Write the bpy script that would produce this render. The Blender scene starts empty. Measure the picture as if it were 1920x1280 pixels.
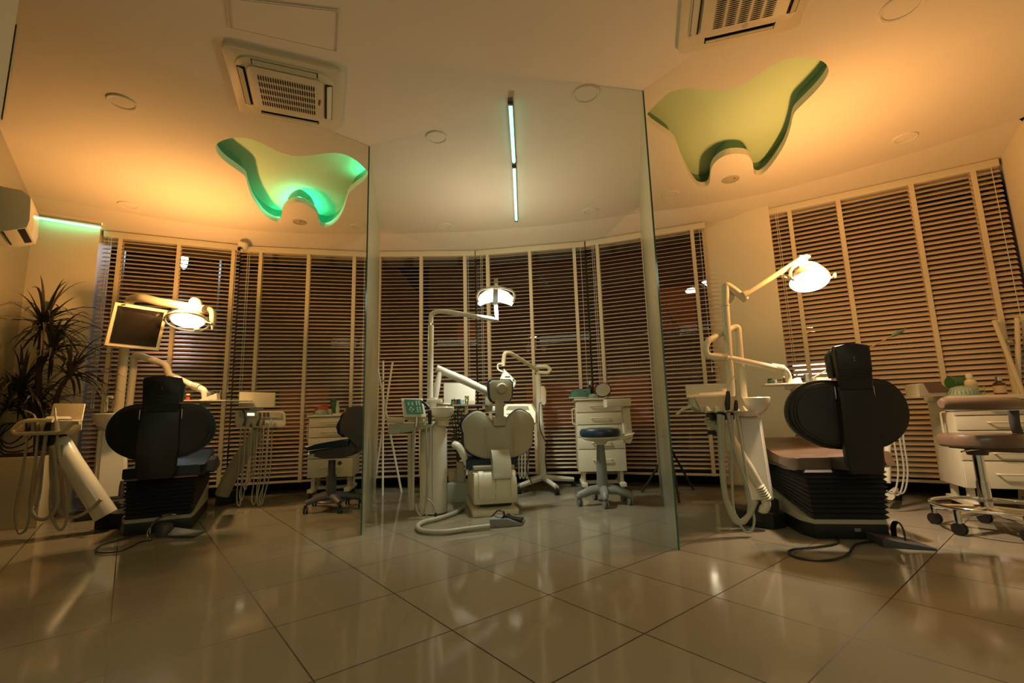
import bpy, bmesh, math, random
from math import pi, sin, cos, radians, sqrt, atan2
from mathutils import Vector, Matrix
SC = bpy.context.scene
COL = SC.collection
V = Vector
# ------------------------------------------------------------------ camera
CAMH, FPX, PIT, ROL = 0.7992, 871.5, 0.15350, -0.02830
cp, sp, cr, sr = cos(PIT), sin(PIT), cos(ROL), sin(ROL)
FW = V((0, cp, sp)); UP0 = V((0, -sp, cp)); RT0 = V((1, 0, 0))
RT = RT0*cr + UP0*sr
UP = UP0*cr - RT0*sr
cam_d = bpy.data.cameras.new('camera'); cam = bpy.data.objects.new('camera', cam_d); COL.objects.link(cam)
cam_d.sensor_width = 36; cam_d.lens = FPX/1920*36; cam_d.clip_start = 0.05; cam_d.clip_end = 300
cam.matrix_world = Matrix(((RT.x, UP.x, -FW.x, 0), (RT.y, UP.y, -FW.y, 0), (RT.z, UP.z, -FW.z, CAMH), (0, 0, 0, 1)))
SC.camera = cam
# ------------------------------------------------------------------ colour management, world
SC.view_settings.view_transform = 'Standard'; SC.view_settings.look = 'None'
SC.view_settings.gamma = 1; SC.view_settings.use_curve_mapping = False
SC.view_settings.exposure = 0.0
try:
    SC.cycles.max_bounces = 7; SC.cycles.diffuse_bounces = 4; SC.cycles.glossy_bounces = 3
    SC.cycles.transmission_bounces = 6; SC.cycles.transparent_max_bounces = 12
    SC.cycles.sample_clamp_indirect = 3.0; SC.cycles.blur_glossy = 0.5; SC.cycles.use_denoising = True
    SC.cycles.caustics_reflective = False; SC.cycles.caustics_refractive = False
except Exception:
    pass
W = bpy.data.worlds.new('night_sky'); SC.world = W; W.use_nodes = True
W.node_tree.nodes['Background'].inputs[0].default_value = (0.010, 0.012, 0.022, 1)
W.node_tree.nodes['Background'].inputs[1].default_value = 0.2

def ray(px, py): return FW + RT*((px-960)/FPX) - UP*((py-640)/FPX)
def P(px, py, Y):
    d = ray(px, py); return V((0, 0, CAMH)) + d*(Y/d.y)
def PZ(px, py, z):
    d = ray(px, py); return V((0, 0, CAMH)) + d*((z-CAMH)/d.z)

def lamp(name, typ, loc, energy, color, size=0.05, target=None, spot=None, blend=0.4, shape=None, sy=None):
    l = bpy.data.lights.new(name, typ); l.energy = energy; l.color = color
    o = bpy.data.objects.new(name, l); COL.objects.link(o); o.location = loc
    if typ == 'AREA':
        l.size = size
        if sy: l.shape = 'RECTANGLE'; l.size_y = sy
    else: l.shadow_soft_size = size
    if typ == 'SPOT': l.spot_size = radians(spot); l.spot_blend = blend
    if target is not None:
        d = V(target)-V(loc); o.rotation_euler = d.to_track_quat('-Z', 'Y').to_euler()
    return o
AMB = (1.0, 0.80, 0.50)
LAMP_L = P(350, 600, 4.15); LAMP_C = P(929, 562, 4.1); LAMP_R = P(1518, 528, 3.25)
ORANGE = (1.0, 0.44, 0.12)
# warm light leaking up through the backs of the two halogen lamp heads
lamp('lamp_glow', 'POINT', LAMP_L+V((0.02, -0.13, 0.15)), 42, ORANGE, 0.05)
lamp('lamp_upglow', 'SPOT', LAMP_L+V((0.02, 0.05, 0.20)), 72, ORANGE, 0.06, LAMP_L+V((-0.15, -0.15, 1.2)), 132, 0.8)
lamp('lamp_upglow', 'SPOT', LAMP_R+V((0.05, 0.06, 0.20)), 38, ORANGE, 0.06, LAMP_R+V((0.5, 0.15, 1.2)), 132, 0.8)
lamp('lamp_glow', 'POINT', LAMP_R+V((-0.03, -0.20, 0.14)), 38, ORANGE, 0.05)
# the working beams of the three dental lamps, downwards over the seats
lamp('lamp_beam', 'SPOT', LAMP_L+V((0, -0.03, -0.06)), 40, (1, 0.72, 0.38), 0.05, LAMP_L+V((0.15, -0.30, -1.0)), 110, 0.6)
lamp('lamp_beam', 'SPOT', LAMP_R+V((0, -0.03, -0.07)), 100, (1, 0.82, 0.60), 0.05, LAMP_R+V((0.15, -0.30, -1.0)), 110, 0.6)
lamp('lamp_beam', 'SPOT', LAMP_C+V((0, -0.03, -0.05)), 85, (0.94, 1.0, 0.86), 0.05, LAMP_C+V((0.0, 0.05, -1.0)), 110, 0.6)
lamp('lamp_glow', 'POINT', LAMP_C+V((0, 0.14, 0.16)), 19, (1.0, 0.82, 0.55), 0.05)
# ambient fill added overhead behind the camera, no known lamp there
lamp('ambient_fill', 'AREA', (0.0, -1.6, 2.86), 44, (0.84, 1.0, 0.78), 3.5, (0.0, -1.5, 0.0), sy=1.2)

# ------------------------------------------------------------------ materials
MATS = {}
def mat(name, col, rough=0.5, metal=0.0, emit=None, es=0.0, coat=0.0, var=0.06, bump=0.0, bscale=60, trans=0.0, alpha=1.0, sub=None, ior=1.45, nscale=4.0):
    if name in MATS: return MATS[name]
    m = bpy.data.materials.new(name); m.use_nodes = True; nt = m.node_tree; N = nt.nodes; L = nt.links
    b = N['Principled BSDF']
    b.inputs['Roughness'].default_value = rough; b.inputs['Metallic'].default_value = metal
    b.inputs['IOR'].default_value = ior
    b.inputs['Coat Weight'].default_value = coat; b.inputs['Coat Roughness'].default_value = 0.08
    b.inputs['Transmission Weight'].default_value = trans; b.inputs['Alpha'].default_value = alpha
    c = (*col, 1)
    if var:
        tc = N.new('ShaderNodeTexCoord'); no = N.new('ShaderNodeTexNoise'); no.inputs['Scale'].default_value = nscale; no.inputs['Detail'].default_value = 4
        mx = N.new('ShaderNodeMix'); mx.data_type = 'RGBA'
        mx.inputs[6].default_value = tuple(x*(1-var) for x in col)+(1,); mx.inputs[7].default_value = tuple(min(1, x*(1+var)) for x in col)+(1,)
        L.new(tc.outputs['Object'], no.inputs['Vector']); L.new(no.outputs['Fac'], mx.inputs[0]); L.new(mx.outputs[2], b.inputs['Base Color'])
    else: b.inputs['Base Color'].default_value = c
    if bump:
        tc = N.new('ShaderNodeTexCoord'); no = N.new('ShaderNodeTexNoise'); no.inputs['Scale'].default_value = bscale; no.inputs['Detail'].default_value = 3
        bp = N.new('ShaderNodeBump'); bp.inputs['Strength'].default_value = bump; bp.inputs['Distance'].default_value = 0.002
        L.new(tc.outputs['Object'], no.inputs['Vector']); L.new(no.outputs['Fac'], bp.inputs['Height']); L.new(bp.outputs['Normal'], b.inputs['Normal'])
    if emit: b.inputs['Emission Color'].default_value = (*emit, 1); b.inputs['Emission Strength'].default_value = es
    MATS[name] = m; return m
M_ceil = mat('ceiling_paint', (0.80, 0.75, 0.66), 0.75, var=0.03, bump=0.05, bscale=200)
M_wall = mat('wall_paint', (0.78, 0.72, 0.57), 0.6, var=0.03, bump=0.05, bscale=150)
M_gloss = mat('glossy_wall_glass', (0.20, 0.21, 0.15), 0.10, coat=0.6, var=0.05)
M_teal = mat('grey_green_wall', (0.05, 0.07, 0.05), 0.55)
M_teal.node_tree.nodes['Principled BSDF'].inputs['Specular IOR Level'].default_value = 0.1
M_mint = mat('recess_mint', (0.55, 0.74, 0.48), 0.7, var=0.02)  # even pale green on the tops of both ceiling recesses
M_cove = mat('recess_dark_green', (0.16, 0.30, 0.20), 0.7, var=0.02)  # even dark green on the ledge and sides of the recesses
M_slat = mat('blind_slat_lacquer', (0.72, 0.58, 0.42), 0.36, var=0.08, nscale=1.5)
M_tape = mat('ladder_tape_fabric', (0.70, 0.62, 0.46), 0.85, var=0.05, bump=0.2, bscale=400)
M_cord = mat('white_cord', (0.75, 0.74, 0.70), 0.6, var=0)
M_white = mat('white_enamel', (0.78, 0.76, 0.66), 0.22, coat=0.4, var=0.03)
M_cream = mat('cream_plastic', (0.72, 0.66, 0.50), 0.45, coat=0.0, var=0.04)
M_beige = mat('beige_shell', (0.46, 0.42, 0.31), 0.34, coat=0.2, var=0.05)
M_black = mat('black_plastic', (0.014, 0.014, 0.015), 0.4, var=0.1)
M_bleath = mat('black_leatherette', (0.018, 0.015, 0.015), 0.38, bump=0.3, bscale=220, var=0.1)
M_navy = mat('navy_leatherette', (0.009, 0.024, 0.050), 0.36, bump=0.2, bscale=220, var=0.1, coat=0.1)
M_brown = mat('brown_leatherette', (0.16, 0.10, 0.065), 0.3, bump=0.25, bscale=220, var=0.1, coat=0.2)
M_bellow = mat('rubber_bellows', (0.02, 0.02, 0.024), 0.55, var=0.1)
M_chrome = mat('chrome', (0.8, 0.8, 0.8), 0.08, metal=1, var=0)
M_steel = mat('brushed_steel', (0.55, 0.53, 0.5), 0.3, metal=1, var=0.05)
M_grey = mat('grey_plastic', (0.20, 0.21, 0.20), 0.45)
M_dgrey = mat('dark_grey_plastic', (0.07, 0.065, 0.065), 0.45)
M_hose = mat('grey_hose', (0.42, 0.40, 0.32), 0.45, var=0.05)
M_dark = mat('black_recess', (0.006, 0.006, 0.008), 0.8, var=0)
M_glass = mat('clear_glass', (0.95, 1, 0.97), 0.02, trans=1.0, var=0)
M_leafd = mat('dracaena_leaf', (0.055, 0.05, 0.035), 0.45, var=0.5, nscale=9)
M_leafg = mat('green_leaf', (0.08, 0.14, 0.05), 0.4, var=0.4, nscale=12)
M_bark = mat('plant_bark', (0.05, 0.035, 0.025), 0.8, bump=0.8, bscale=40)
M_lens = mat('lamp_reflector_lit', (1, 1, 1), 0.3, emit=(1.0, 0.95, 0.85), es=3.5, var=0)
M_lensL = mat('lamp_reflector_lit_warm', (1, 1, 1), 0.3, emit=(1.0, 0.76, 0.42), es=5, var=0)
M_led = mat('led_tube_lit', (1, 1, 1), 0.4, emit=(0.20, 1.0, 0.62), es=2.3, var=0)
M_ledg = mat('green_led_strip_lit', (0.5, 1, 0.8), 0.4, emit=(0.04, 1.0, 0.50), es=38.0, var=0)
M_ledc = mat('soft_green_led_strip_lit', (0.5, 1, 0.8), 0.4, emit=(0.12, 1.0, 0.50), es=10.0, var=0)
M_pgg = mat('pale_grey_green_plastic', (0.46, 0.50, 0.39), 0.4)
M_streetb = mat('blue_white_street_lamp_lit', (1, 1, 1), 0.5, emit=(0.75, 0.85, 1.0), es=6, var=0)
M_screen = mat('dark_screen', (0.012, 0.010, 0.009), 0.18, var=0)
M_panelg = mat('green_control_screen', (0.03, 0.09, 0.05), 0.2, emit=(0.05, 0.25, 0.13), es=0.12, var=0.2)
M_red = mat('red_plastic', (0.45, 0.06, 0.03), 0.4)
M_teal2 = mat('teal_plastic', (0.10, 0.24, 0.20), 0.4)
M_mintp = mat('mint_plastic', (0.30, 0.42, 0.33), 0.45)
M_green = mat('green_bottle', (0.04, 0.13, 0.05), 0.15, coat=0.5)
M_amber = mat('amber_bottle', (0.10, 0.035, 0.02), 0.15, coat=0.5)
M_label = mat('paper_label', (0.55, 0.47, 0.36), 0.7)
M_wood = mat('pale_wood', (0.45, 0.28, 0.14), 0.5, var=0.15)
M_ink = mat('dark_print', (0.02, 0.02, 0.02), 0.6, var=0)
M_letter = mat('window_lettering_film', (0.30, 0.28, 0.25), 0.6, var=0)
M_facade = mat('glowing_night_facade', (0.05, 0.04, 0.035), 0.8, emit=(0.30, 0.10, 0.05), es=0.05, var=0.3)  # faint red-brown emission stands in for light falling on the walls
M_asph = mat('asphalt', (0.04, 0.04, 0.045), 0.8)
M_litwin = mat('lit_shop_window', (0.2, 0.06, 0.03), 0.5, emit=(0.50, 0.10, 0.03), es=0.11, var=0.2)
M_street = mat('street_lamp_lit', (1, 1, 1), 0.5, emit=(0.75, 0.85, 1.0), es=40, var=0)
M_streetw = mat('warm_street_lamp_lit', (1, 1, 1), 0.5, emit=(1.0, 0.85, 0.55), es=3, var=0)
M_sign = mat('lit_sign_panel', (1, 1, 1), 0.5, emit=(1.0, 0.88, 0.80), es=3.5, var=0)
M_lcd = mat('lit_lcd', (1, 1, 1), 0.5, emit=(1.0, 0.9, 0.6), es=1.6, var=0)

def frosted():
    m = bpy.data.materials.new('frosted_glass_film'); m.use_nodes = True; nt = m.node_tree; N = nt.nodes; L = nt.links
    for n in list(N): N.remove(n)
    o = N.new('ShaderNodeOutputMaterial'); d = N.new('ShaderNodeBsdfDiffuse'); t = N.new('ShaderNodeBsdfTranslucent'); g = N.new('ShaderNodeBsdfGlossy')
    tc = N.new('ShaderNodeTexCoord'); no = N.new('ShaderNodeTexNoise'); no.inputs['Scale'].default_value = 260; no.inputs['Detail'].default_value = 2
    L.new(tc.outputs['Object'], no.inputs['Vector'])
    cr_ = N.new('ShaderNodeMix'); cr_.data_type = 'RGBA'; cr_.inputs[6].default_value = (0.30, 0.39, 0.29, 1); cr_.inputs[7].default_value = (0.38, 0.47, 0.36, 1)
    L.new(no.outputs['Fac'], cr_.inputs[0]); L.new(cr_.outputs[2], d.inputs[0])
    t.inputs[0].default_value = (0.80, 0.88, 0.78, 1); g.inputs[0].default_value = (0.9, 0.95, 0.9, 1); g.inputs[1].default_value = 0.3
    a = N.new('ShaderNodeMixShader'); b = N.new('ShaderNodeMixShader'); a.inputs[0].default_value = 0.55
    tr = N.new('ShaderNodeBsdfTransparent'); tr.inputs[0].default_value = (0.86, 0.95, 0.88, 1); a2 = N.new('ShaderNodeMixShader'); 
    lw = N.new('ShaderNodeLayerWeight'); lw.inputs[0].default_value = 0.5; c_ = N.new('ShaderNodeMath'); c_.operation = 'SUBTRACT'; c_.inputs[0].default_value = 1.0; L.new(lw.outputs['Facing'], c_.inputs[1])
    c2 = N.new('ShaderNodeMath'); c2.operation = 'MAXIMUM'; c2.inputs[1].default_value = 0.04; L.new(c_.outputs[0], c2.inputs[0]); c3 = N.new('ShaderNodeMath'); c3.operation = 'DIVIDE'; c3.inputs[0].default_value = 1.0; L.new(c2.outputs[0], c3.inputs[1])
    c4 = N.new('ShaderNodeMath'); c4.operation = 'POWER'; c4.inputs[0].default_value = 0.86; L.new(c3.outputs[0], c4.inputs[1]); c5 = N.new('ShaderNodeMath'); c5.operation = 'SUBTRACT'; c5.inputs[0].default_value = 1.0; L.new(c4.outputs[0], c5.inputs[1]); L.new(c5.outputs[0], a2.inputs[0])
    fr = N.new('ShaderNodeFresnel'); fr.inputs[0].default_value = 1.18
    L.new(d.outputs[0], a.inputs[1]); L.new(t.outputs[0], a.inputs[2]); L.new(fr.outputs[0], b.inputs[0]); L.new(tr.outputs[0], a2.inputs[1]); L.new(a.outputs[0], a2.inputs[2]); L.new(a2.outputs[0], b.inputs[1]); L.new(g.outputs[0], b.inputs[2]); L.new(b.outputs[0], o.inputs[0])
    return m
M_frost = frosted()
M_edge = mat('green_glass_edge', (0.01, 0.09, 0.06), 0.1, coat=0.8, var=0)

GX, GY, GA = -1.6627, 2.0330, 0.6865
def floor_mat():
    m = bpy.data.materials.new('polished_floor_tiles'); m.use_nodes = True; nt = m.node_tree; N = nt.nodes; L = nt.links
    b = N['Principled BSDF']; tc = N.new('ShaderNodeTexCoord'); sx = N.new('ShaderNodeSeparateXYZ'); L.new(tc.outputs['Object'], sx.inputs[0])
    def math_(op, a, b_=None):
        n = N.new('ShaderNodeMath'); n.operation = op
        for i, v in enumerate((a, b_)):
            if v is None: continue
            if isinstance(v, (int, float)): n.inputs[i].default_value = v
            else: L.new(v, n.inputs[i])
        return n.outputs[0]
    x = math_('SUBTRACT', sx.outputs[0], GX); y = math_('SUBTRACT', sx.outputs[1], GY)
    def coord(ax, ay): return math_('MULTIPLY', math_('ADD', math_('MULTIPLY', x, ax), math_('MULTIPLY', y, ay)), 2.0)
    u = coord(cos(GA), sin(GA)); v = coord(sin(GA), -cos(GA))
    def dist(c): f = math_('FRACT', math_('ADD', c, 0.5)); return math_('ABSOLUTE', math_('SUBTRACT', f, 0.5))
    dm = math_('MINIMUM', dist(u), dist(v)); gm = math_('LESS_THAN', dm, 0.0055)
    fl = N.new('ShaderNodeCombineXYZ'); L.new(math_('FLOOR', u), fl.inputs[0]); L.new(math_('FLOOR', v), fl.inputs[1])
    wn = N.new('ShaderNodeTexWhiteNoise'); L.new(fl.outputs[0], wn.inputs['Vector'])
    no = N.new('ShaderNodeTexNoise'); no.inputs['Scale'].default_value = 3; no.inputs['Detail'].default_value = 8; L.new(tc.outputs['Object'], no.inputs['Vector'])
    mx = N.new('ShaderNodeMix'); mx.data_type = 'RGBA'; mx.inputs[6].default_value = (0.25, 0.22, 0.155, 1); mx.inputs[7].default_value = (0.305, 0.27, 0.195, 1)
    L.new(math_('ADD', math_('MULTIPLY', wn.outputs[0], 0.35), math_('MULTIPLY', no.outputs['Fac'], 0.65)), mx.inputs[0])
    m2 = N.new('ShaderNodeMix'); m2.data_type = 'RGBA'; L.new(gm, m2.inputs[0]); L.new(mx.outputs[2], m2.inputs[6]); m2.inputs[7].default_value = (0.012, 0.008, 0.005, 1)
    L.new(m2.outputs[2], b.inputs['Base Color'])
    ro = math_('ADD', math_('MULTIPLY', gm, 0.5), 0.085); L.new(ro, b.inputs['Roughness'])
    b.inputs['Specular IOR Level'].default_value = 0.5; b.inputs['IOR'].default_value = 1.5
    return m
M_floor = floor_mat()
def pane_mat():
    m = bpy.data.materials.new('window_glass'); m.use_nodes = True; nt = m.node_tree; N = nt.nodes; L = nt.links
    for n in list(N): N.remove(n)
    o = N.new('ShaderNodeOutputMaterial'); t = N.new('ShaderNodeBsdfTransparent'); g = N.new('ShaderNodeBsdfGlossy'); a = N.new('ShaderNodeMixShader'); fr = N.new('ShaderNodeFresnel')
    fr.inputs[0].default_value = 1.5; g.inputs[1].default_value = 0.01; t.inputs[0].default_value = (0.9, 0.92, 0.9, 1)
    L.new(fr.outputs[0], a.inputs[0]); L.new(t.outputs[0], a.inputs[1]); L.new(g.outputs[0], a.inputs[2]); L.new(a.outputs[0], o.inputs[0]); return m
M_pane = pane_mat()

# ------------------------------------------------------------------ mesh helpers
def B(): return bmesh.new()
def box(bm, c, s, R=None, bev=0.0):
    c = V(c); r = bmesh.ops.create_cube(bm, size=1.0); vs = r['verts']
    for v in vs:
        p = V((v.co.x*s[0], v.co.y*s[1], v.co.z*s[2])); v.co = (R @ p if R is not None else p) + c
    if bev:
        es = list({e for v in vs for e in v.link_edges}); bmesh.ops.bevel(bm, geom=es, offset=bev, segments=2, affect='EDGES', profile=0.6)
def frames(pts):
    n = len(pts); T = []
    for i in range(n):
        a = pts[max(0, i-1)]; b = pts[min(n-1, i+1)]; T.append((b-a).normalized() if (b-a).length > 1e-9 else V((0, 0, 1)))
    u = T[0].orthogonal().normalized(); out = []
    for t in T:
        u = (u - t*u.dot(t)); u = u.normalized() if u.length > 1e-6 else t.orthogonal().normalized(); out.append((u, t.cross(u)))
    return out
def tube(bm, pts, r, n=10, caps=True, sq=1.0):
    pts = [V(p) for p in pts]; fr = frames(pts); rings = []
    for i, p in enumerate(pts):
        rr = r[i] if isinstance(r, (list, tuple)) else r; u, w = fr[i]
        rings.append([bm.verts.new(p + u*(rr*cos(2*pi*k/n)) + w*(rr*sq*sin(2*pi*k/n))) for k in range(n)])
    for a, b in zip(rings, rings[1:]):
        for k in range(n): bm.faces.new((a[k], a[(k+1) % n], b[(k+1) % n], b[k]))
    if caps: bm.faces.new(rings[0][::-1]); bm.faces.new(rings[-1])
def cm(pts, k=6):
    pts = [V(p) for p in pts]; q = [pts[0]*2-pts[1]]+pts+[pts[-1]*2-pts[-2]]; out = []
    for i in range(1, len(q)-2):
        a, b, c, d = q[i-1:i+3]
        for j in range(k):
            t = j/k; out.append(0.5*((2*b)+(c-a)*t+(2*a-5*b+4*c-d)*t*t+(3*b-a-3*c+d)*t**3))
    out.append(pts[-1]); return out
def bend(pts, r=0.05, k=5):
    """polyline with its corners rounded off"""
    pts = [V(p) for p in pts]; out = [pts[0]]
    for i in range(1, len(pts)-1):
        a, b, c = pts[i-1:i+2]; d1 = (a-b); d2 = (c-b); q = min(r, d1.length*0.45, d2.length*0.45)
        s = b+d1.normalized()*q; e = b+d2.normalized()*q
        for j in range(k+1):
            t = j/k; out.append(s*(1-t)**2+b*2*t*(1-t)+e*t*t)
    out.append(pts[-1]); return out
def lathe(bm, prof, o, axis=(0, 0, 1), n=24, caps=True, sx=1.0):
    o = V(o); ax = V(axis).normalized(); u = V((1, 0, 0)); u = (u-ax*u.dot(ax)); u = u.normalized() if u.length > .01 else ax.orthogonal().normalized(); w = ax.cross(u); rings = []
    for r, z in prof: rings.append([bm.verts.new(o+ax*z+u*(max(r, 1e-4)*sx*cos(2*pi*k/n))+w*(max(r, 1e-4)*sin(2*pi*k/n))) for k in range(n)])
    for a, b in zip(rings, rings[1:]):
        for k in range(n): bm.faces.new((a[k], a[(k+1) % n], b[(k+1) % n], b[k]))
    if caps: bm.faces.new(rings[0][::-1]); bm.faces.new(rings[-1])
def prism(bm, pts, ext, bev=0.0):
    """closed planar outline pushed along ext"""
    ext = V(ext); a = [bm.verts.new(V(p)) for p in pts]; b = [bm.verts.new(V(p)+ext) for p in pts]; n = len(a)
    fs = [bm.faces.new(a[::-1]), bm.faces.new(b)]
    for k in range(n): fs.append(bm.faces.new((a[k], a[(k+1) % n], b[(k+1) % n], b[k])))
    if bev:
        es = list({e for f in fs[:2] for e in f.edges}); bmesh.ops.bevel(bm, geom=es, offset=bev, segments=2, affect='EDGES', profile=0.6)
def sphere(bm, c, r, s=(1, 1, 1), seg=16):
    q = bmesh.ops.create_uvsphere(bm, u_segments=seg, v_segments=seg//2+2, radius=1)
    for v in q['verts']: v.co = V((v.co.x*r*s[0], v.co.y*r*s[1], v.co.z*r*s[2]))+V(c)
def slab(bm, c4, th, bev=0.0):
    c4 = [V(c) for c in c4]; nrm = (c4[1]-c4[0]).cross(c4[3]-c4[0]).normalized(); prism(bm, c4, nrm*th, bev)
ROOT = {}
def thing(name, label, cat, loc=(0, 0, 0), rz=0, group=None):
    o = bpy.data.objects.new(name, None); COL.objects.link(o); o.location = loc; o.rotation_euler = (0, 0, rz); o.empty_display_size = 0.05
    o['label'] = label; o['category'] = cat
    if group: o['group'] = group
    ROOT[o.name] = Matrix.Translation(V(loc)) @ Matrix.Rotation(rz, 4, 'Z'); return o
def obj(name, bm, m, parent=None, local=False, flat=False, label=None):
    bmesh.ops.recalc_face_normals(bm, faces=bm.faces[:])
    me = bpy.data.meshes.new(name); bm.to_mesh(me); bm.free()
    if parent is not None:
        Mx = ROOT[parent.name]
        if not local: me.transform(Mx.inverted())
    if not flat:
        me.shade_smooth(); me.set_sharp_from_angle(angle=radians(38))
    if isinstance(m, (list, tuple)):
        for q in m: me.materials.append(q)
    else: me.materials.append(m)
    o = bpy.data.objects.new(name, me); COL.objects.link(o)
    if parent is not None: o.parent = parent; ROOT[o.name] = ROOT[parent.name]
    if label: o['label'] = label
    return o
def single(name, bm, m, label, cat, group=None, org=None, flat=False):
    """a thing that is one mesh, its origin at its base"""
    if org is None:
        zs = [v.co for v in bm.verts]; org = V((sum(v.x for v in zs)/len(zs), sum(v.y for v in zs)/len(zs), min(v.z for v in zs)))
    org = V(org); bmesh.ops.translate(bm, verts=bm.verts[:], vec=-org)
    o = obj(name, bm, m, flat=flat); o.location = org; ROOT[o.name] = Matrix.Translation(org); o['label'] = label; o['category'] = cat
    if group: o['group'] = group
    return o
def struct(name, bm, m, flat=True):
    o = obj(name, bm, m, flat=flat); o['kind'] = 'structure'; return o
def dup(root, loc, rz=None, label=None):
    r = root.copy(); COL.objects.link(r); r.location = loc
    if rz is not None: r.rotation_euler = (0, 0, rz)
    ROOT[r.name] = Matrix.Translation(V(loc)) @ Matrix.Rotation(r.rotation_euler[2], 4, 'Z')
    if label: r['label'] = label
    def rec(a, b):
        for ch in list(a.children):
            c = ch.copy(); COL.objects.link(c); c.parent = b; ROOT[c.name] = ROOT[r.name]; rec(ch, c)
    rec(root, r); return r
def wpx(w, px, Y): return w/2*Y/FPX*cos(atan2(abs(px-960), FPX))
def rects(bm, pts, d): pass
# ================================================================== the room
H = 2.90
C_IN = [(-4.45, 3.97), (-3.97, 4.32), (-3.51, 4.64), (-3.04, 4.89), (-2.32, 5.07), (-1.64, 5.13), (-0.52, 5.15), (0.5, 5.02), (1.3, 4.80), (2.01, 4.62), (2.62, 4.36), (3.10, 4.00), (3.44, 3.72), (3.90, 3.25)]
BL = [((-4.20, 4.58), (-3.075, 5.09)), ((-3.088, 5.118), (-1.735, 5.42)), ((-1.715, 5.42), (-0.425, 5.49)), ((-0.415, 5.49), (0.895, 5.28)), ((0.905, 5.275), (2.13, 4.80)), ((2.70, 4.58), (4.17, 3.685))]
wl = [(-2.0, 1.70), (-3.57, 3.01), (-4.62, 4.27)]
OUTF = [(-4.9, 4.3), (-4.7, 5.0), (-3.4, 5.62), (-1.85, 5.86), (-0.5, 5.92), (0.95, 5.72), (2.35, 5.20), (3.0, 4.86), (4.65, 3.90), (4.8, 3.0)]
def off(a, b, d):
    a, b = V((*a, 0)), V((*b, 0)); n = (b-a).normalized(); n = V((-n.y, n.x, 0)); return a+n*d, b+n*d
bm = B(); vs = [bm.verts.new((x, y, 0)) for x, y in [(-5.0, -3.2), (5.0, -3.2), (5.0, 3.6), (4.55, 4.0), (2.6, 5.35), (0.95, 5.9), (-0.5, 6.1), (-2.1, 6.05), (-3.4, 5.85), (-4.9, 5.3)]]
bm.faces.new(vs); struct('floor', bm, M_floor)

# outlines of the two tooth shaped recesses, on the ceiling plane
TL = [(70, 800), (90, 775), (125, 760), (180, 750), (260, 757), (340, 790), (420, 830), (500, 850), (580, 848), (680, 835), (760, 838), (830, 870), (880, 915), (903, 942), (880, 985), (840, 1015), (800, 1050), (785, 1090), (765, 1150), (730, 1205), (690, 1235), (655, 1238), (633, 1215), (630, 1185), (610, 1150), (570, 1118), (530, 1103), (490, 1105), (450, 1130), (432, 1165), (427, 1205), (405, 1210), (370, 1195), (330, 1165), (290, 1110), (262, 1060), (243, 1000), (233, 965), (200, 935), (130, 885), (85, 840)]
TLp = [PZ(380+x/2.909, y/2.909, H) for x, y in TL]
TR = [(108, 755), (150, 700), (210, 640), (260, 600), (340, 577), (420, 575), (520, 582), (620, 580), (700, 562), (770, 530), (840, 480), (920, 430), (1000, 390), (1080, 370), (1160, 372), (1220, 385), (1265, 405), (1290, 440), (1290, 475), (1260, 530), (1200, 600), (1130, 670), (1080, 720), (1060, 760), (1050, 810), (1030, 880), (1000, 950), (950, 1030), (900, 1095), (860, 1130), (830, 1140), (808, 1120), (803, 1070), (790, 1035), (760, 1005), (700, 997), (640, 1003), (590, 1025), (550, 1060), (530, 1100), (525, 1150), (515, 1195), (490, 1213), (460, 1213), (430, 1195), (380, 1120), (340, 1040), (310, 960), (290, 915), (250, 880), (190, 840), (130, 795)]
TRp = [PZ(1180+x/3.4595, y/3.4595, H) for x, y in TR]
def smooth_closed(p, k=3):
    n = len(p); out = []
    for i in range(n):
        a, b, c, d = p[(i-1) % n], p[i], p[(i+1) % n], p[(i+2) % n]
        for j in range(k):
            t = j/k; out.append(0.5*((2*b)+(c-a)*t+(2*a-5*b+4*c-d)*t*t+(3*b-a-3*c+d)*t**3))
    return out
TLs, TRs = smooth_closed(TLp), smooth_closed(TRp)
def offset_closed(p, d):
    n = len(p); area = sum(p[i].x*p[(i+1) % n].y-p[(i+1) % n].x*p[i].y for i in range(n)); s = 1 if area > 0 else -1; out = []
    for i in range(n):
        t = (p[(i+1) % n]-p[i-1]).normalized(); out.append(p[i]+V((t.y*s*d, -t.x*s*d, 0)))
    return out
bm = B()
outer = [(x, y) for x, y in C_IN]+[(4.35, 2.0), (4.6, -3.2), (-3.5, -3.2), (-2.2, 1.0), (-2.05, 1.68), (-3.60, 2.98), (-4.62, 4.20)]
loops = [[V((x, y, H)) for x, y in outer], TLs, TRs]; edges = []
for lp in loops:
    vs = [bm.verts.new(p) for p in lp]
    for i in range(len(vs)): edges.append(bm.edges.new((vs[i], vs[(i+1) % len(vs)])))
bmesh.ops.triangle_fill(bm, use_beauty=True, use_dissolve=False, edges=edges)
struct('ceiling', bm, M_ceil)
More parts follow.
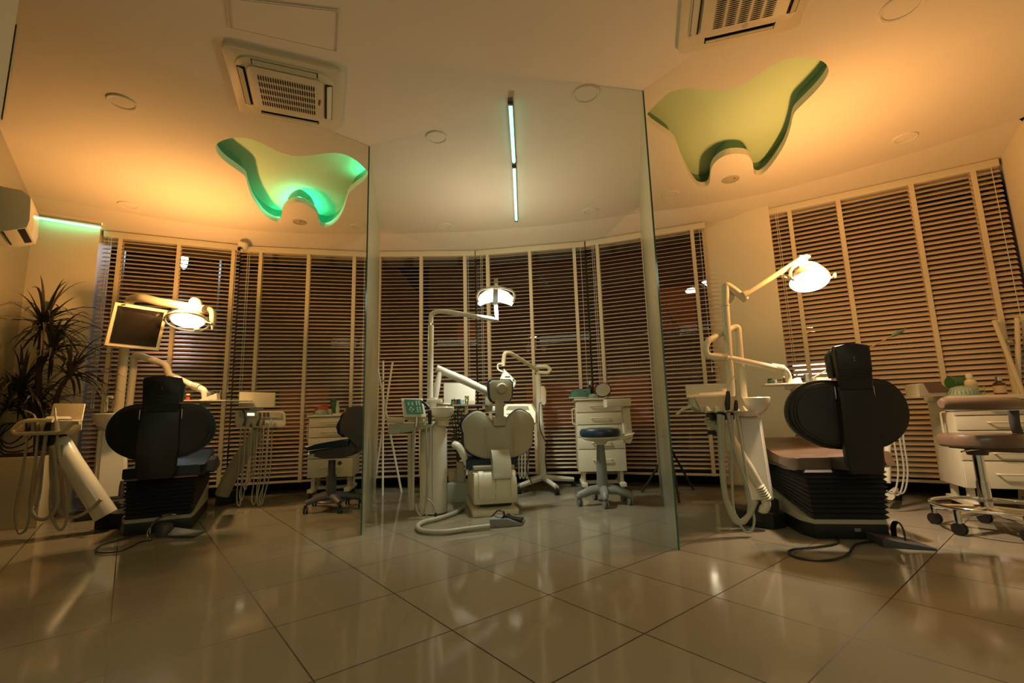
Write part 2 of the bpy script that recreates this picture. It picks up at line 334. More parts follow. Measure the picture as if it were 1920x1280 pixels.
def recess(pts, nm, topm, gap):
    bm = B(); n = len(pts); lip = 0.055
    a = [bm.verts.new(p) for p in pts]; b = [bm.verts.new(p+V((0, 0, lip))) for p in pts]
    for i in range(n): bm.faces.new((a[i], a[(i+1) % n], b[(i+1) % n], b[i]))
    struct('trim_%d' % (nm*2-1), bm, M_ceil, flat=False)
    o2 = offset_closed(pts, gap); bm = B()
    b = [bm.verts.new(p+V((0, 0, lip))) for p in pts]; c = [bm.verts.new(p+V((0, 0, lip))) for p in o2]; d = [bm.verts.new(p+V((0, 0, lip+0.10))) for p in o2]
    for i in range(n):
        j = (i+1) % n; bm.faces.new((b[i], b[j], c[j], c[i])); bm.faces.new((c[i], c[j], d[j], d[i]))
    for f in bm.faces: f.smooth = True
    top = [bm.verts.new(p+V((0, 0, lip+0.10))) for p in o2]
    es = [bm.edges.new((top[i], top[(i+1) % n])) for i in range(n)]
    r = bmesh.ops.triangle_fill(bm, use_beauty=True, use_dissolve=False, edges=es)
    for f in r['geom']:
        if isinstance(f, bmesh.types.BMFace): f.material_index = 1
    struct('trim_%d' % (nm*2), bm, [M_cove, topm])
recess(TLs, 1, M_mint, 0.045); recess(TRs, 2, M_mint, 0.045)
# LED strips lying on the ledge inside the left recess (the right ones are off)
def strip(pts, i0, i1, z, label):
    n = len(pts); seq = [offset_closed(pts, 0.028)[i % n]+V((0, 0, z)) for i in range(i0, i1)]
    bm = B(); tube(bm, seq, 0.006, 6); single('led_strip', bm, M_ledg, label, 'light strip')
strip(TLs, 64, 90, 0.062, 'green glowing strip around the round bump of the left tooth-shaped ceiling recess')
strip(TLs, 31, 47, 0.062, 'green glowing strip at the right tip of the left tooth-shaped ceiling recess')
strip(TLs, 90, 94, 0.062, 'green glowing strip at the lower left root of the left tooth-shaped ceiling recess')

# sloping soffit from the ceiling edge out over the blinds
def soffit():
    bm = B(); inn = [V((x, y, H)) for x, y in C_IN]
    poly = [V((-4.6, 4.42, 0))]+[V((*p, 0)) for b in BL for p in b]+[V((4.5, 3.5, 0))]
    acc = [0]
    for a, b in zip(inn, inn[1:]): acc.append(acc[-1]+(b-a).length)
    def at(pl, t):
        d = [0]
        for a, b in zip(pl, pl[1:]): d.append(d[-1]+(b-a).length)
        s = t*d[-1]
        for i in range(len(pl)-1):
            if s <= d[i+1]+1e-9:
                return pl[i].lerp(pl[i+1], (s-d[i])/max(1e-9, d[i+1]-d[i]))
        return pl[-1]
    K = 64; ra = []
    for k in range(K+1):
        t = k/K; a = at(inn, t); b = at(poly, t); o = V((b.x, b.y, 0)); nrm = V((b.x-0, b.y+2.0, 0)).normalized()
        zt = 2.79 if b.x < 2.4 else 2.815
        ra.append([bm.verts.new(a), bm.verts.new(V((b.x, b.y, zt))), bm.verts.new(V((b.x, b.y, zt))+nrm*0.55)])
    for p, q in zip(ra, ra[1:]):
        bm.faces.new((p[0], p[1], q[1], q[0])); bm.faces.new((p[1], p[2], q[2], q[1]))
    struct('trim_5', bm, M_ceil, flat=False)
soffit()
def wall(nm, pts, z0, z1, m, th=0.0):
    bm = B()
    for a, b in zip(pts, pts[1:]): bm.faces.new([bm.verts.new((a[0], a[1], z0)), bm.verts.new((b[0], b[1], z0)), bm.verts.new((b[0], b[1], z1)), bm.verts.new((a[0], a[1], z1))])
    struct(nm, bm, m)
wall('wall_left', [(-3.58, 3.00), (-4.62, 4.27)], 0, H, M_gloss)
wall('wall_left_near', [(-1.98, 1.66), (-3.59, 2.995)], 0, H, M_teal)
wall('wall_left_rear', [(-2.6, -3.2), (-1.98, 1.66)], 0, H, M_wall)
wall('wall_back', [(-2.6, -3.2), (4.6, -3.2)], 0, H, M_wall)
wall('wall_right', [(4.19, 3.68), (3.92, 3.22), (4.35, 2.0), (4.6, -3.2)], 0, H, M_wall)
wall('wall_right_return', [(4.19, 3.68), (4.6, 4.05)], 0, H, M_wall)
# left wall face beside the first window, and the pillar between the two right windows
bm = B(); prism(bm, [V((-4.62, 4.27, 0)), V((-4.21, 4.54, 0)), V((-4.36, 4.86, 0)), V((-4.9, 4.6, 0))], (0, 0, H)); struct('wall_window_left', bm, M_wall)
bm = B(); prism(bm, [V((2.12, 4.88, 0)), V((2.67, 4.52, 0)), V((2.92, 4.92, 0)), V((2.36, 5.26, 0))], (0, 0, 2.86)); struct('wall_pillar', bm, M_wall)
bm = B(); a, b = V((2.12, 4.88, 0)), V((2.67, 4.52, 0)); d = (b-a).normalized(); n_ = V((d.y, -d.x, 0))
prism(bm, [a+n_*0.006, b+n_*0.006, b, a], (0, 0, 0.03)); struct('baseboard_right', bm, M_grey)
# cove ledge with a green light line above the left wall face
bm = B(); a, b = V((-4.60, 4.26, 2.80)), V((-4.18, 4.535, 2.80)); d = (b-a).normalized(); n_ = V((d.y, -d.x, 0))
prism(bm, [a, b, b+n_*0.10, a+n_*0.10], (0, 0, 0.018)); prism(bm, [a+n_*0.09, b+n_*0.09, b+n_*0.10, a+n_*0.10], (0, 0, 0.045)); struct('trim_6', bm, M_ceil)
bm = B(); tube(bm, [a+n_*0.06+V((0, 0, 0.026)), b+n_*0.06+V((0, 0, 0.026))], 0.006, 6)
single('led_strip', bm, M_ledc, 'green glowing strip on the ledge above the left wall beside the first blind', 'light strip')
bm = B(); tube(bm, [a+n_*0.03+V((0.02, 0, -0.008)), b+n_*0.03+V((-0.02, 0, -0.008))], 0.005, 6)
single('led_strip', bm, M_ledc, 'green glowing strip under the ledge washing the left wall top', 'light strip')

# windows behind the blinds: dark riser, frame and one pane each; and outside walls
for k, ((x0, y0), (x1, y1)) in enumerate(BL):
    a, b = off((x0, y0), (x1, y1), 0.30); e = (b-a).normalized(); a -= e*0.06; b += e*0.06
    if k == 0: a += e*0.10
    nn = V((-e.y, e.x, 0))
    bm = B(); c = (a+b)/2; Lw = (b-a).length; Rm = Matrix((e, nn, V((0, 0, 1)))).transposed()
    box(bm, c+V((0, 0, 0.06)), (Lw, 0.06, 0.12), Rm); struct('trim_%d' % (10+k), bm, M_dark)
    bm = B()
    for s in (-1, 1): box(bm, c+e*s*(Lw/2-0.03)+V((0, 0, 1.45)), (0.06, 0.05, 2.66), Rm)
    box(bm, c+V((0, 0, 2.74)), (Lw, 0.05, 0.10), Rm); box(bm, c+V((0, 0, 0.16)), (Lw, 0.05, 0.06), Rm)
    struct('window_%d' % (2*k+1), bm, M_dgrey)
    bm = B(); q = nn*0.01; bm.faces.new([bm.verts.new(a+q+V((0, 0, 0.15))), bm.verts.new(b+q+V((0, 0, 0.15))), bm.verts.new(b+q+V((0, 0, 2.75))), bm.verts.new(a+q+V((0, 0, 2.75)))])
    struct('window_%d' % (2*k+2), bm, M_pane)

# ------------------------------------------------------------------ venetian blinds
def blind(k, p0, p1, ztop, zbot, tilt, tapes, cords, label, pitch=0.0445, sw=0.050):
    a, b = V((*p0, 0)), V((*p1, 0)); e = (b-a).normalized(); nn = V((-e.y, e.x, 0)); Lw = (b-a).length; Rm = Matrix((e, nn, V((0, 0, 1)))).transposed(); c = (a+b)/2
    t = thing('venetian_blind', label, 'blind', (c.x, c.y, 0), atan2(e.y, e.x), 'cream venetian blinds along the windows')
    bm = B(); box(bm, c+V((0, 0, ztop-0.033)), (Lw-0.008, 0.062, 0.066), Rm, 0.004); obj('head_rail', bm, M_cream, t)
    bm = B(); z = ztop-0.066-0.03; n = 0
    while z > zbot+0.045:
        rx = radians(tilt)
        for s in (0,):
            # a slightly crowned slat, inner edge low
            cs = []
            for j in range(4):
                u = -0.5+j/3; h = 0.0022*(1-(2*u)**2); yy = u*sw; zz = h
                cs.append(nn*(yy*cos(rx)-zz*sin(rx))+V((0, 0, yy*sin(rx)+zz*cos(rx))))
            A = c-e*(Lw/2-0.006); Bq = c+e*(Lw/2-0.006); th = V((0, 0, -0.0028))
            va = [bm.verts.new(A+V((0, 0, z))+p) for p in cs]+[bm.verts.new(A+V((0, 0, z))+p+th) for p in cs[::-1]]
            vb = [bm.verts.new(Bq+V((0, 0, z))+p) for p in cs]+[bm.verts.new(Bq+V((0, 0, z))+p+th) for p in cs[::-1]]
            m_ = len(va)
            for i in range(m_): bm.faces.new((va[i], va[(i+1) % m_], vb[(i+1) % m_], vb[i]))
            bm.faces.new(va[::-1]); bm.faces.new(vb)
        z -= pitch; n += 1
    obj('slats', bm, M_slat, t)
    bm = B(); box(bm, c+V((0, 0, zbot+0.012)), (Lw-0.012, 0.052, 0.022), Rm, 0.004); obj('bottom_rail', bm, M_slat, t)
    for u in tapes:
        bm = B(); q = c+e*(u-0.5)*Lw
        for s in (-1, 1): box(bm, q+nn*s*0.029+V((0, 0, (ztop-0.066+zbot)/2)), (0.037, 0.0015, ztop-0.066-zbot), Rm)
        obj('ladder_tape', bm, M_tape, t)
    for u, zl in cords:
        q = c+e*(u-0.5)*Lw-nn*0.036; bm = B(); tube(bm, [q+V((0, 0, ztop-0.06)), q+V((0, 0, zl))], 0.0022, 5); cd = obj('lift_cord', bm, M_cord, t)
        bm = B(); lathe(bm, [(0.003, 0.05), (0.008, 0.03), (0.011, 0.0)], q+V((0, 0, zl-0.04)), n=10); obj('tassel', bm, M_cream, cd)
    return t
def tpos(k, pxs, y=470, z=2.77):
    (x0, y0), (x1, y1) = BL[k]; out = []
    a, b = V((x0, y0, 0)), V((x1, y1, 0))
    for px in pxs:
        d = ray(px, y); q = b-a; det = d.x*(-q.y)+q.x*d.y; t = (a.x*(-q.y)+q.x*a.y)/det
        s = (d.x*a.y-d.y*a.x)/det; out.append((V((d.x*t, d.y*t, 0))-a).length/q.length)
    return out
blind(0, *BL[0], 2.785, 0.12, 30, tpos(0, [228, 338, 440], 450), [(0.045, 1.0), (0.06, 1.0), (0.97, 1.15)], 'leftmost cream venetian blind, behind the monitor, lit white by a street lamp')
blind(1, *BL[1], 2.785, 0.12, 28, tpos(1, [491, 580, 665], 470), [(0.06, 1.1), (0.075, 1.1), (0.985, 0.95)], 'cream venetian blind between the ceiling camera and the left glass partition')
blind(2, *BL[2], 2.785, 0.12, 22, tpos(2, [712, 790, 871], 475), [(0.06, 0.9), (0.92, 1.2), (0.935, 1.2)], 'cream venetian blind just right of the left glass partition, behind the coat stand')
blind(3, *BL[3], 2.785, 0.12, 20, tpos(3, [914, 993, 1076], 465), [(0.05, 0.9), (0.065, 0.9), (0.96, 1.03)], 'cream venetian blind behind the dental lamp with the crescent reflector')
blind(4, *BL[4], 2.785, 0.12, 22, tpos(4, [1119, 1205, 1298], 445), [(0.06, 1.0), (0.075, 1.0), (0.95, 1.2)], 'cream venetian blind crossed by the right glass partition and ending at the pillar')
blind(5, *BL[5], 2.815, 0.12, 40, tpos(5, [1473, 1566, 1706, 1826], 345), [(0.035, 1.15), (0.045, 1.1), (0.965, 1.3)], 'orange-lit venetian blind right of the pillar, behind the right coat stand')

# ------------------------------------------------------------------ frosted glass partitions
def partition(p0, p1, label):
    a, b = V((*p0, 0)), V((*p1, 0)); e = (b-a).normalized(); nn = V((-e.y, e.x, 0)); L = (b-a).length
    t = thing('glass_partition', label, 'partition', p0+(0,), atan2(e.y, e.x), 'frosted glass partitions between the treatment bays')
    bm = B(); prism(bm, [a+nn*0.005+e*0.006, b+nn*0.005-e*0.006, b-nn*0.005-e*0.006, a-nn*0.005+e*0.006], (0, 0, H-0.003)); obj('glass_pane', bm, M_frost, t)
    for q, s in ((a, 1), (b, -1)):
        bm = B(); prism(bm, [q+nn*0.005, q+nn*0.005+e*s*0.006, q-nn*0.005+e*s*0.006, q-nn*0.005], (0, 0, H-0.003)); obj('polished_edge', bm, M_edge, t, label='dark green polished glass edge')
partition((-1.075, 3.36), (-1.46, 5.0), 'frosted glass partition between the navy dental chair bay and the middle bay')
partition((0.92, 2.81), (1.375, 4.60), 'frosted glass partition between the middle bay and the brown-seated dental chair bay')

# ------------------------------------------------------------------ ceiling things
def rrect(cx, cy, w, h, r, ang, z, n=5):
    out = []
    for sx, sy, a0 in ((1, 1, 0), (-1, 1, 90), (-1, -1, 180), (1, -1, 270)):
        for k in range(n+1):
            a = radians(a0+90*k/n); x = sx*(w/2-r)+r*cos(a); y = sy*(h/2-r)+r*sin(a); out.append(V((cx+x*cos(ang)-y*sin(ang), cy+x*sin(ang)+y*cos(ang), z)))
    return out
def cassette(cx, cy, ang, label, rot=0, logo='Midea'):
    t = thing('air_conditioner', label, 'air conditioner', (cx, cy, H), ang, 'square ceiling air conditioners')
    S = 0.64
    bm = B(); prism(bm, rrect(cx, cy, S, S, 0.035, ang, H-0.022), (0, 0, 0.022), 0.006); obj('frame', bm, M_cream, t)
    bm = B(); prism(bm, rrect(cx, cy, 0.54, 0.54, 0.09, ang, H-0.030), (0, 0, 0.010), 0.004); obj('inner_frame', bm, M_cream, t)
    ex, ey = V((cos(ang), sin(ang), 0)), V((-sin(ang), cos(ang), 0)); c = V((cx, cy, 0))
    Rm = Matrix((ex, ey, V((0, 0, 1)))).transposed()
    for k in range(4):
        a = ang+k*pi/2; u = V((cos(a), sin(a), 0)); w = V((-sin(a), cos(a), 0)); R2 = Matrix((w, u, V((0, 0, 1)))).transposed()
        bm = B(); box(bm, c+u*0.243+V((0, 0, H-0.0305)), (0.36, 0.045, 0.003), R2); s_ = obj('air_slot', bm, M_dark, t)
        R3 = R2 @ Matrix.Rotation(radians(25), 3, 'X')
        bm = B(); box(bm, c+u*0.249+V((0, 0, H-0.036)), (0.345, 0.034, 0.004), R3, 0.001); obj('louver', bm, M_cream, s_)
    g = B(); prism(g, rrect(cx, cy, 0.425, 0.425, 0.045, ang, H-0.040), (0, 0, 0.014), 0.004); gr = obj('grille', g, M_cream, t)
    bm = B()
    rows, cols = 5, 24
    for i in range(rows):
        for j in range(cols):
            u, w = (j-(cols-1)/2)*0.0135, (i-(rows-1)/2)*0.062
            if rot: u, w = w, u
            q = c+ex*u+ey*w+V((0, 0, H-0.0405)); s = (0.0098, 0.058) if not rot else (0.058, 0.0098)
            pts = []
            for k in range(8):
                a = 2*pi*k/8; pts.append(bm.verts.new(q+ex*(s[0]/2*cos(a)*(1 if not rot else 1))+ey*(s[1]/2*sin(a))))
            bm.faces.new(pts)
    obj('grille_openings', bm, M_dark, gr)
    return t, ex, ey, c
def logo_text(txt, loc, size, ang, mtl, parent, nm='logo', flip=True, rx=pi):
    cu = bpy.data.curves.new(nm, 'FONT'); cu.body = txt; cu.size = size; cu.extrude = 0.0004; cu.align_x = 'CENTER'; cu.align_y = 'CENTER'
    tmp = bpy.data.objects.new('tmp', cu); COL.objects.link(tmp); bpy.context.view_layer.update()
    me = bpy.data.meshes.new_from_object(tmp.evaluated_get(bpy.context.evaluated_depsgraph_get())); bpy.data.objects.remove(tmp)
    Mx = Matrix.Translation(V(loc)) @ Matrix.Rotation(ang, 4, 'Z') @ Matrix.Rotation(rx, 4, 'X')
    me.transform(ROOT[parent.name].inverted() @ Mx); me.materials.append(mtl)
    o = bpy.data.objects.new(nm, me); COL.objects.link(o); o.parent = parent; ROOT[o.name] = ROOT[parent.name]; return o
acp = [PZ(*p, H) for p in ((413, 77), (646, 131), (636, 239), (449, 206))]
c = (acp[0]+acp[1]+acp[2]+acp[3])/4; e = (acp[1]-acp[0]).normalized(); a_l = atan2(e.y, e.x)
t, ex, ey, cc = cassette(c.x, c.y, a_l, 'square ceiling air conditioner above the left bay, beside the access hatch')
logo_text('Midea', cc+ex*0.187+V((0, 0, H-0.0412)), 0.026, a_l+pi/2, M_ink, t)
p0, p1 = PZ(1262, 95, H), PZ(1490, 5, H); e = (PZ(1430, 58, H)-PZ(1275, 93, H)).normalized(); a_r = atan2(e.y, e.x); nn = V((e.y, -e.x, 0))
cR = PZ(1270, 97, H)+e*0.32+nn*0.32
t, ex, ey, cc = cassette(cR.x, cR.y, a_r, 'square ceiling air conditioner at the top edge of the photo, above the right bay', rot=1)
bm = B(); lathe(bm, [(0.016, -0.0008), (0.016, 0)], cc-ey*0.0+ey*0.187*1+ex*0.02+V((0, 0, H-0.0405)), n=16, sx=1.0)
obj('emblem', bm, M_beige, t)
bm = B(); a, b, c, d = [PZ(*p, H-0.004) for p in ((424, -5), (636, 20), (632, 97), (430, 52))]
ctr = (a+b+c+d)/4
for s in (1.0, 0.93):
    q = [ctr+(p-ctr)*s for p in (a, b, c, d)]
    for i in range(4): tube(bm, [q[i], q[(i+1) % 4]], 0.003, 4)
prism(bm, [ctr+(p-ctr)*0.92+V((0, 0, -0.002)) for p in (a, b, c, d)], (0, 0, 0.006))
single('access_hatch', bm, M_ceil, 'flush square access hatch in the ceiling above the left air conditioner', 'hatch')
def downlight(px, py, label, rr=0.082, solid=False):
    c = PZ(px, py, H); t = thing('ceiling_light' if not solid else 'ceiling_speaker', label, 'ceiling light' if not solid else 'ceiling speaker', c, 0, 'round flush ceiling lights' if not solid else 'round ceiling speakers')
    bm = B(); lathe(bm, [(rr, 0.001), (rr, -0.007), (rr-0.006, -0.010), (rr-0.016, -0.007), (rr-0.016, 0.001)], c, n=32, caps=False); obj('rim', bm, M_ceil if not solid else M_beige, t)
    bm = B(); lathe(bm, [(rr-0.017, -0.001), (rr-0.017, -0.004), (0.001, -0.006)], c, n=32, caps=False); obj('diffuser' if not solid else 'grille', bm, M_ceil if not solid else M_beige, t)
    if solid:
        bm = B(); sphere(bm, c+V((0.02, -0.03, -0.006)), 0.006); obj('indicator', bm, M_black, t)
downlight(229, 191, 'unlit round ceiling light left of the left air conditioner')
downlight(240, 384, 'unlit round ceiling light above the left wall ledge')
downlight(672, 424, 'unlit round ceiling light between the left tooth-shaped recess and the glass partition')
downlight(819, 257, 'unlit round ceiling light just right of the left partition top, nearer one')
downlight(833, 423, 'unlit round ceiling light close to the blinds, left of the tube lights')
downlight(1099, 176, 'unlit round ceiling light between the tube lights and the right partition, nearer one', 0.09)
downlight(1107, 395, 'unlit round ceiling light close to the blinds, right of the tube lights')
downlight(1690, 12, 'unlit round ceiling light at the top right of the photo, beside the right air conditioner', 0.10)
downlight(1697, 258, 'unlit round ceiling light near the right wall, above the orange-lit blind')
downlight(1257, 364, 'unlit round ceiling light just right of the right partition top')
downlight(562, 416, 'round ceiling speaker on the bump of the left tooth-shaped recess', 0.07, True)
downlight(1370, 336, 'round ceiling speaker on the bump of the right tooth-shaped recess', 0.075, True)
for (a, b, lab) in (((957, 195), (963.5, 303), 'green-white glowing ceiling tube light, nearer half of the line'), ((964, 313), (968, 412), 'green-white glowing ceiling tube light, farther half nearest the blinds')):
    A, Bq = PZ(*a, H-0.03), PZ(*b, H-0.03); t = thing('tube_light', lab, 'ceiling light', (A+Bq)/2, 0, 'ceiling tube lights in a line')
    e = (Bq-A).normalized(); nn = V((-e.y, e.x, 0)); Rm = Matrix((e, nn, V((0, 0, 1)))).transposed()
    bm = B(); box(bm, (A+Bq)/2+V((0, 0, 0.018)), ((Bq-A).length+0.05, 0.034, 0.022), Rm, 0.002); obj('housing', bm, M_grey, t)
    bm = B(); tube(bm, [A, Bq], 0.0135, 10); obj('tube', bm, M_led, t)
    for q in (A-e*0.012, Bq+e*0.012):
        bm = B(); box(bm, q+V((0, 0, 0.004)), (0.02, 0.036, 0.04), Rm, 0.003); obj('end_cap', bm, M_dgrey, t)
# dome camera over the joint of the first two blinds
c = P(455, 466, 5.0); t = thing('dome_camera', 'small white dome security camera above the joint of the two left blinds', 'camera', c)
bm = B(); lathe(bm, [(0.052, 0.06), (0.052, 0.02), (0.045, 0.0), (0.03, -0.02)], c, n=24); obj('housing', bm, M_white, t)
bm = B(); sphere(bm, c+V((-0.005, -0.025, -0.012)), 0.036); bl = obj('ball', bm, M_cream, t)
bm = B(); lathe(bm, [(0.022, 0.0), (0.022, 0.012), (0.015, 0.014)], c+V((0.002, -0.052, -0.022)), axis=(0.1, -0.9, -0.45), n=18); obj('lens', bm, M_screen, bl)
# wall air conditioner on the glossy left wall
wa, wb = V((-3.58, 3.00, 0)), V((-4.62, 4.27, 0)); we = (wb-wa).normalized(); wn = V((we.y, -we.x, 0))
cc = wa+we*0.02; t = thing('wall_air_conditioner', 'white split air conditioner on the glossy left wall, cut by the photo edge', 'air conditioner', cc+V((0, 0, 2.3)))
prof = [(0.0, 2.15), (0.10, 2.15), (0.20, 2.20), (0.21, 2.26), (0.20, 2.43), (0.15, 2.47), (0.0, 2.47)]
bm = B(); prism(bm, [cc-we*0.02+wn*d+V((0, 0, z)) for d, z in prof], we*0.40, 0.006); obj('body', bm, M_white, t)
bm = B(); prism(bm, [cc-we*0.01+wn*d+V((0, 0, z)) for d, z in ((0.08, 2.146), (0.19, 2.192), (0.19, 2.198), (0.08, 2.152))], we*0.32); obj('air_outlet', bm, M_black, t)
# dark round disc with a paler rim on the near left wall
c = V((-2.52, 2.11, 2.58)); ax = V((0.64, -0.76, 0)); ax = V((0.643, 0.766, 0)); ax = V((1.33, 1.585, 0)).normalized()
t = thing('dark_wall_disc', 'dark round wall piece with a paler rim at the top left photo corner', 'wall decoration', c)
bm = B(); lathe(bm, [(0.23, 0.0), (0.24, 0.008), (0.225, 0.014), (0.205, 0.012)], c, axis=ax, n=40); obj('rim', bm, M_beige, t)
bm = B(); lathe(bm, [(0.203, 0.008), (0.203, 0.012), (0.01, 0.016)], c, axis=ax, n=40); obj('face', bm, M_screen, t)

# ------------------------------------------------------------------ the street outside at night
bm = B(); vs = [bm.verts.new(p) for p in ((-40, 6.4, -0.35), (40, 4.4, -0.35), (60, 60, -0.35), (-60, 60, -0.35))]; bm.faces.new(vs); struct('street_ground', bm, M_asph)
def building(x0, x1, y, h, label, lits):
    t = thing('building', label, 'building', ((x0+x1)/2, y, -0.35)); bm = B(); box(bm, ((x0+x1)/2, y+3, h/2-0.35), (x1-x0, 6, h)); obj('walls', bm, M_facade, t, flat=True)
    for (a, b, z0, z1, m) in lits:
        bm = B(); box(bm, ((a+b)/2, y-0.02, (z0+z1)/2), (b-a, 0.06, z1-z0)); obj('window', bm, m, t, flat=True)
building(-22, -6, 24, 9, 'dark building across the street behind the left blinds', [(-19, -16.5, 0.3, 2.6, M_litwin), (-12, -9.5, 0.3, 2.4, M_litwin), (-18, -16.8, 4, 5.2, M_litwin)])
building(-4, 9.5, 22, 10, 'dark building with red-lit shop windows behind the middle blinds', [(0.6, 3.2, 0.2, 2.2, M_litwin), (3.8, 6.4, 0.2, 2.4, M_litwin), (-2.6, -1.0, 4.2, 5.2, M_litwin), (6.9, 8.9, 4.6, 6.6, M_litwin)])
building(11, 30, 18, 9, 'dark building behind the orange-lit right blind', [(12.0, 14.0, 0.4, 2.0, M_litwin), (20, 22.0, 0.5, 2.3, M_litwin)])
def streetlamp(px, py, Y, r, m, label):
    c = P(px, py, Y); t = thing('street_lamp', label, 'street lamp', (c.x, c.y, -0.35)); bm = B()
    tube(bm, [V((c.x+0.6, c.y, -0.35)), V((c.x+0.6, c.y, c.z)), V((c.x+0.3, c.y, c.z+0.25)), V((c.x, c.y, c.z+r))], 0.06, 8); obj('pole', bm, M_dgrey, t)
    bm = B(); sphere(bm, c, r, (1.3, 1, 0.6) if Y > 8 else (0.8, .8, 2.6)); obj('lamp_head', bm, m, t); return c  # near head stretched tall to imitate the vertical smear of its glare
c = streetlamp(346, 486, 6.7, 0.06, M_street, 'cold white street lamp glaring through the leftmost blind')
lamp('street_light', 'POINT', c+V((0, -0.12, -0.05)), 60, (0.62, 0.78, 1.0), 0.05)
c = streetlamp(1297, 545, 15.0, 0.16, M_streetw, 'warm street lamp seen beside the pillar above the bare tree')
lamp('street_light', 'POINT', c+V((0, 0.2, -0.3)), 5, (1.0, 0.82, 0.55), 0.1)
c = streetlamp(1325, 531, 15.5, 0.15, M_streetb, 'cold blue-white street lamp half hidden by the pillar')
# bare tree in front of the warm lamp
random.seed(5); base = P(1290, 760, 13.0); base.z = -0.35; t = thing('bare_tree', 'bare leafless tree behind the blind beside the pillar', 'tree', base); bm = B()
def branch(p, d, L, r, dep):
    q = p+d*L; tube(bm, [p, (p+q)/2+V((random.uniform(-.05, .05), 0, random.uniform(-.03, .05)))*L, q], [r, r*.8, r*.6], 5)
    if dep:
        for _ in range(3 if dep > 1 else 4): branch(q, (d+V((random.uniform(-.8, .8), random.uniform(-.6, .6), random.uniform(-.2, .5)))).normalized(), L*random.uniform(.6, .8), r*.55, dep-1)
branch(base, V((0.02, 0, 1)), 1.6, 0.07, 5); obj('branches', bm, M_wood, t)
# lit sign seen low through the right blind
a, b = P(1488, 680, 7.2), P(1600, 706, 7.2); bm = B(); box(bm, ((a.x+b.x)/2, 7.2, (a.z+b.z)/2), (abs(b.x-a.x), 0.08, abs(a.z-b.z)), None, 0.01); o_ = single('lit_sign', bm, M_sign, 'bright white lit sign outside, low behind the right blind beside the pillar', 'sign')
bm = B(); tube(bm, [V(((a.x+b.x)/2, 7.27, -0.35)), V(((a.x+b.x)/2, 7.27, a.z))], 0.03, 6); po = obj('sign_post', bm, M_dgrey, o_); 
# mirrored film lettering along the lower part of the windows (unreadable strokes seen from behind)
def lettering(k, u0, u1, z, label, seed):
    random.seed(seed); (x0, y0), (x1, y1) = BL[k]; a, b = off((x0, y0), (x1, y1), 0.295); e = (b-a).normalized(); bm = B(); L = (b-a).length; u = u0*L; h = 0.055
    while u < u1*L:
        kind = random.choice('IVLHAI'); w = 0.03; g = lambda x, zz: a+e*(u+x)+V((0, 0, z+zz))
        S = {'I': [((0, 0), (0, h))], 'V': [((0, h), (w/2, 0)), ((w/2, 0), (w, h))], 'L': [((w, 0), (w, h)), ((0, 0), (w, 0))], 'H': [((0, 0), (0, h)), ((w, 0), (w, h)), ((0, h/2), (w, h/2))], 'A': [((0, 0), (w/2, h)), ((w/2, h), (w, 0))]}[kind]
        for p, q in S: tube(bm, [g(*p), g(*q)], 0.0035, 4)
        u += w+0.018 if kind != 'I' else 0.026
    single('window_lettering', bm, M_letter, label, 'lettering', 'mirrored window lettering')
lettering(4, 0.10, 0.80, 1.30, 'faint mirrored lettering on the window crossed by the right partition', 3)
lettering(3, 0.55, 0.98, 1.28, 'faint mirrored lettering on the window behind the x-ray stand', 7)
lettering(5, 0.25, 0.60, 1.30, 'faint mirrored lettering on the window right of the pillar', 9)
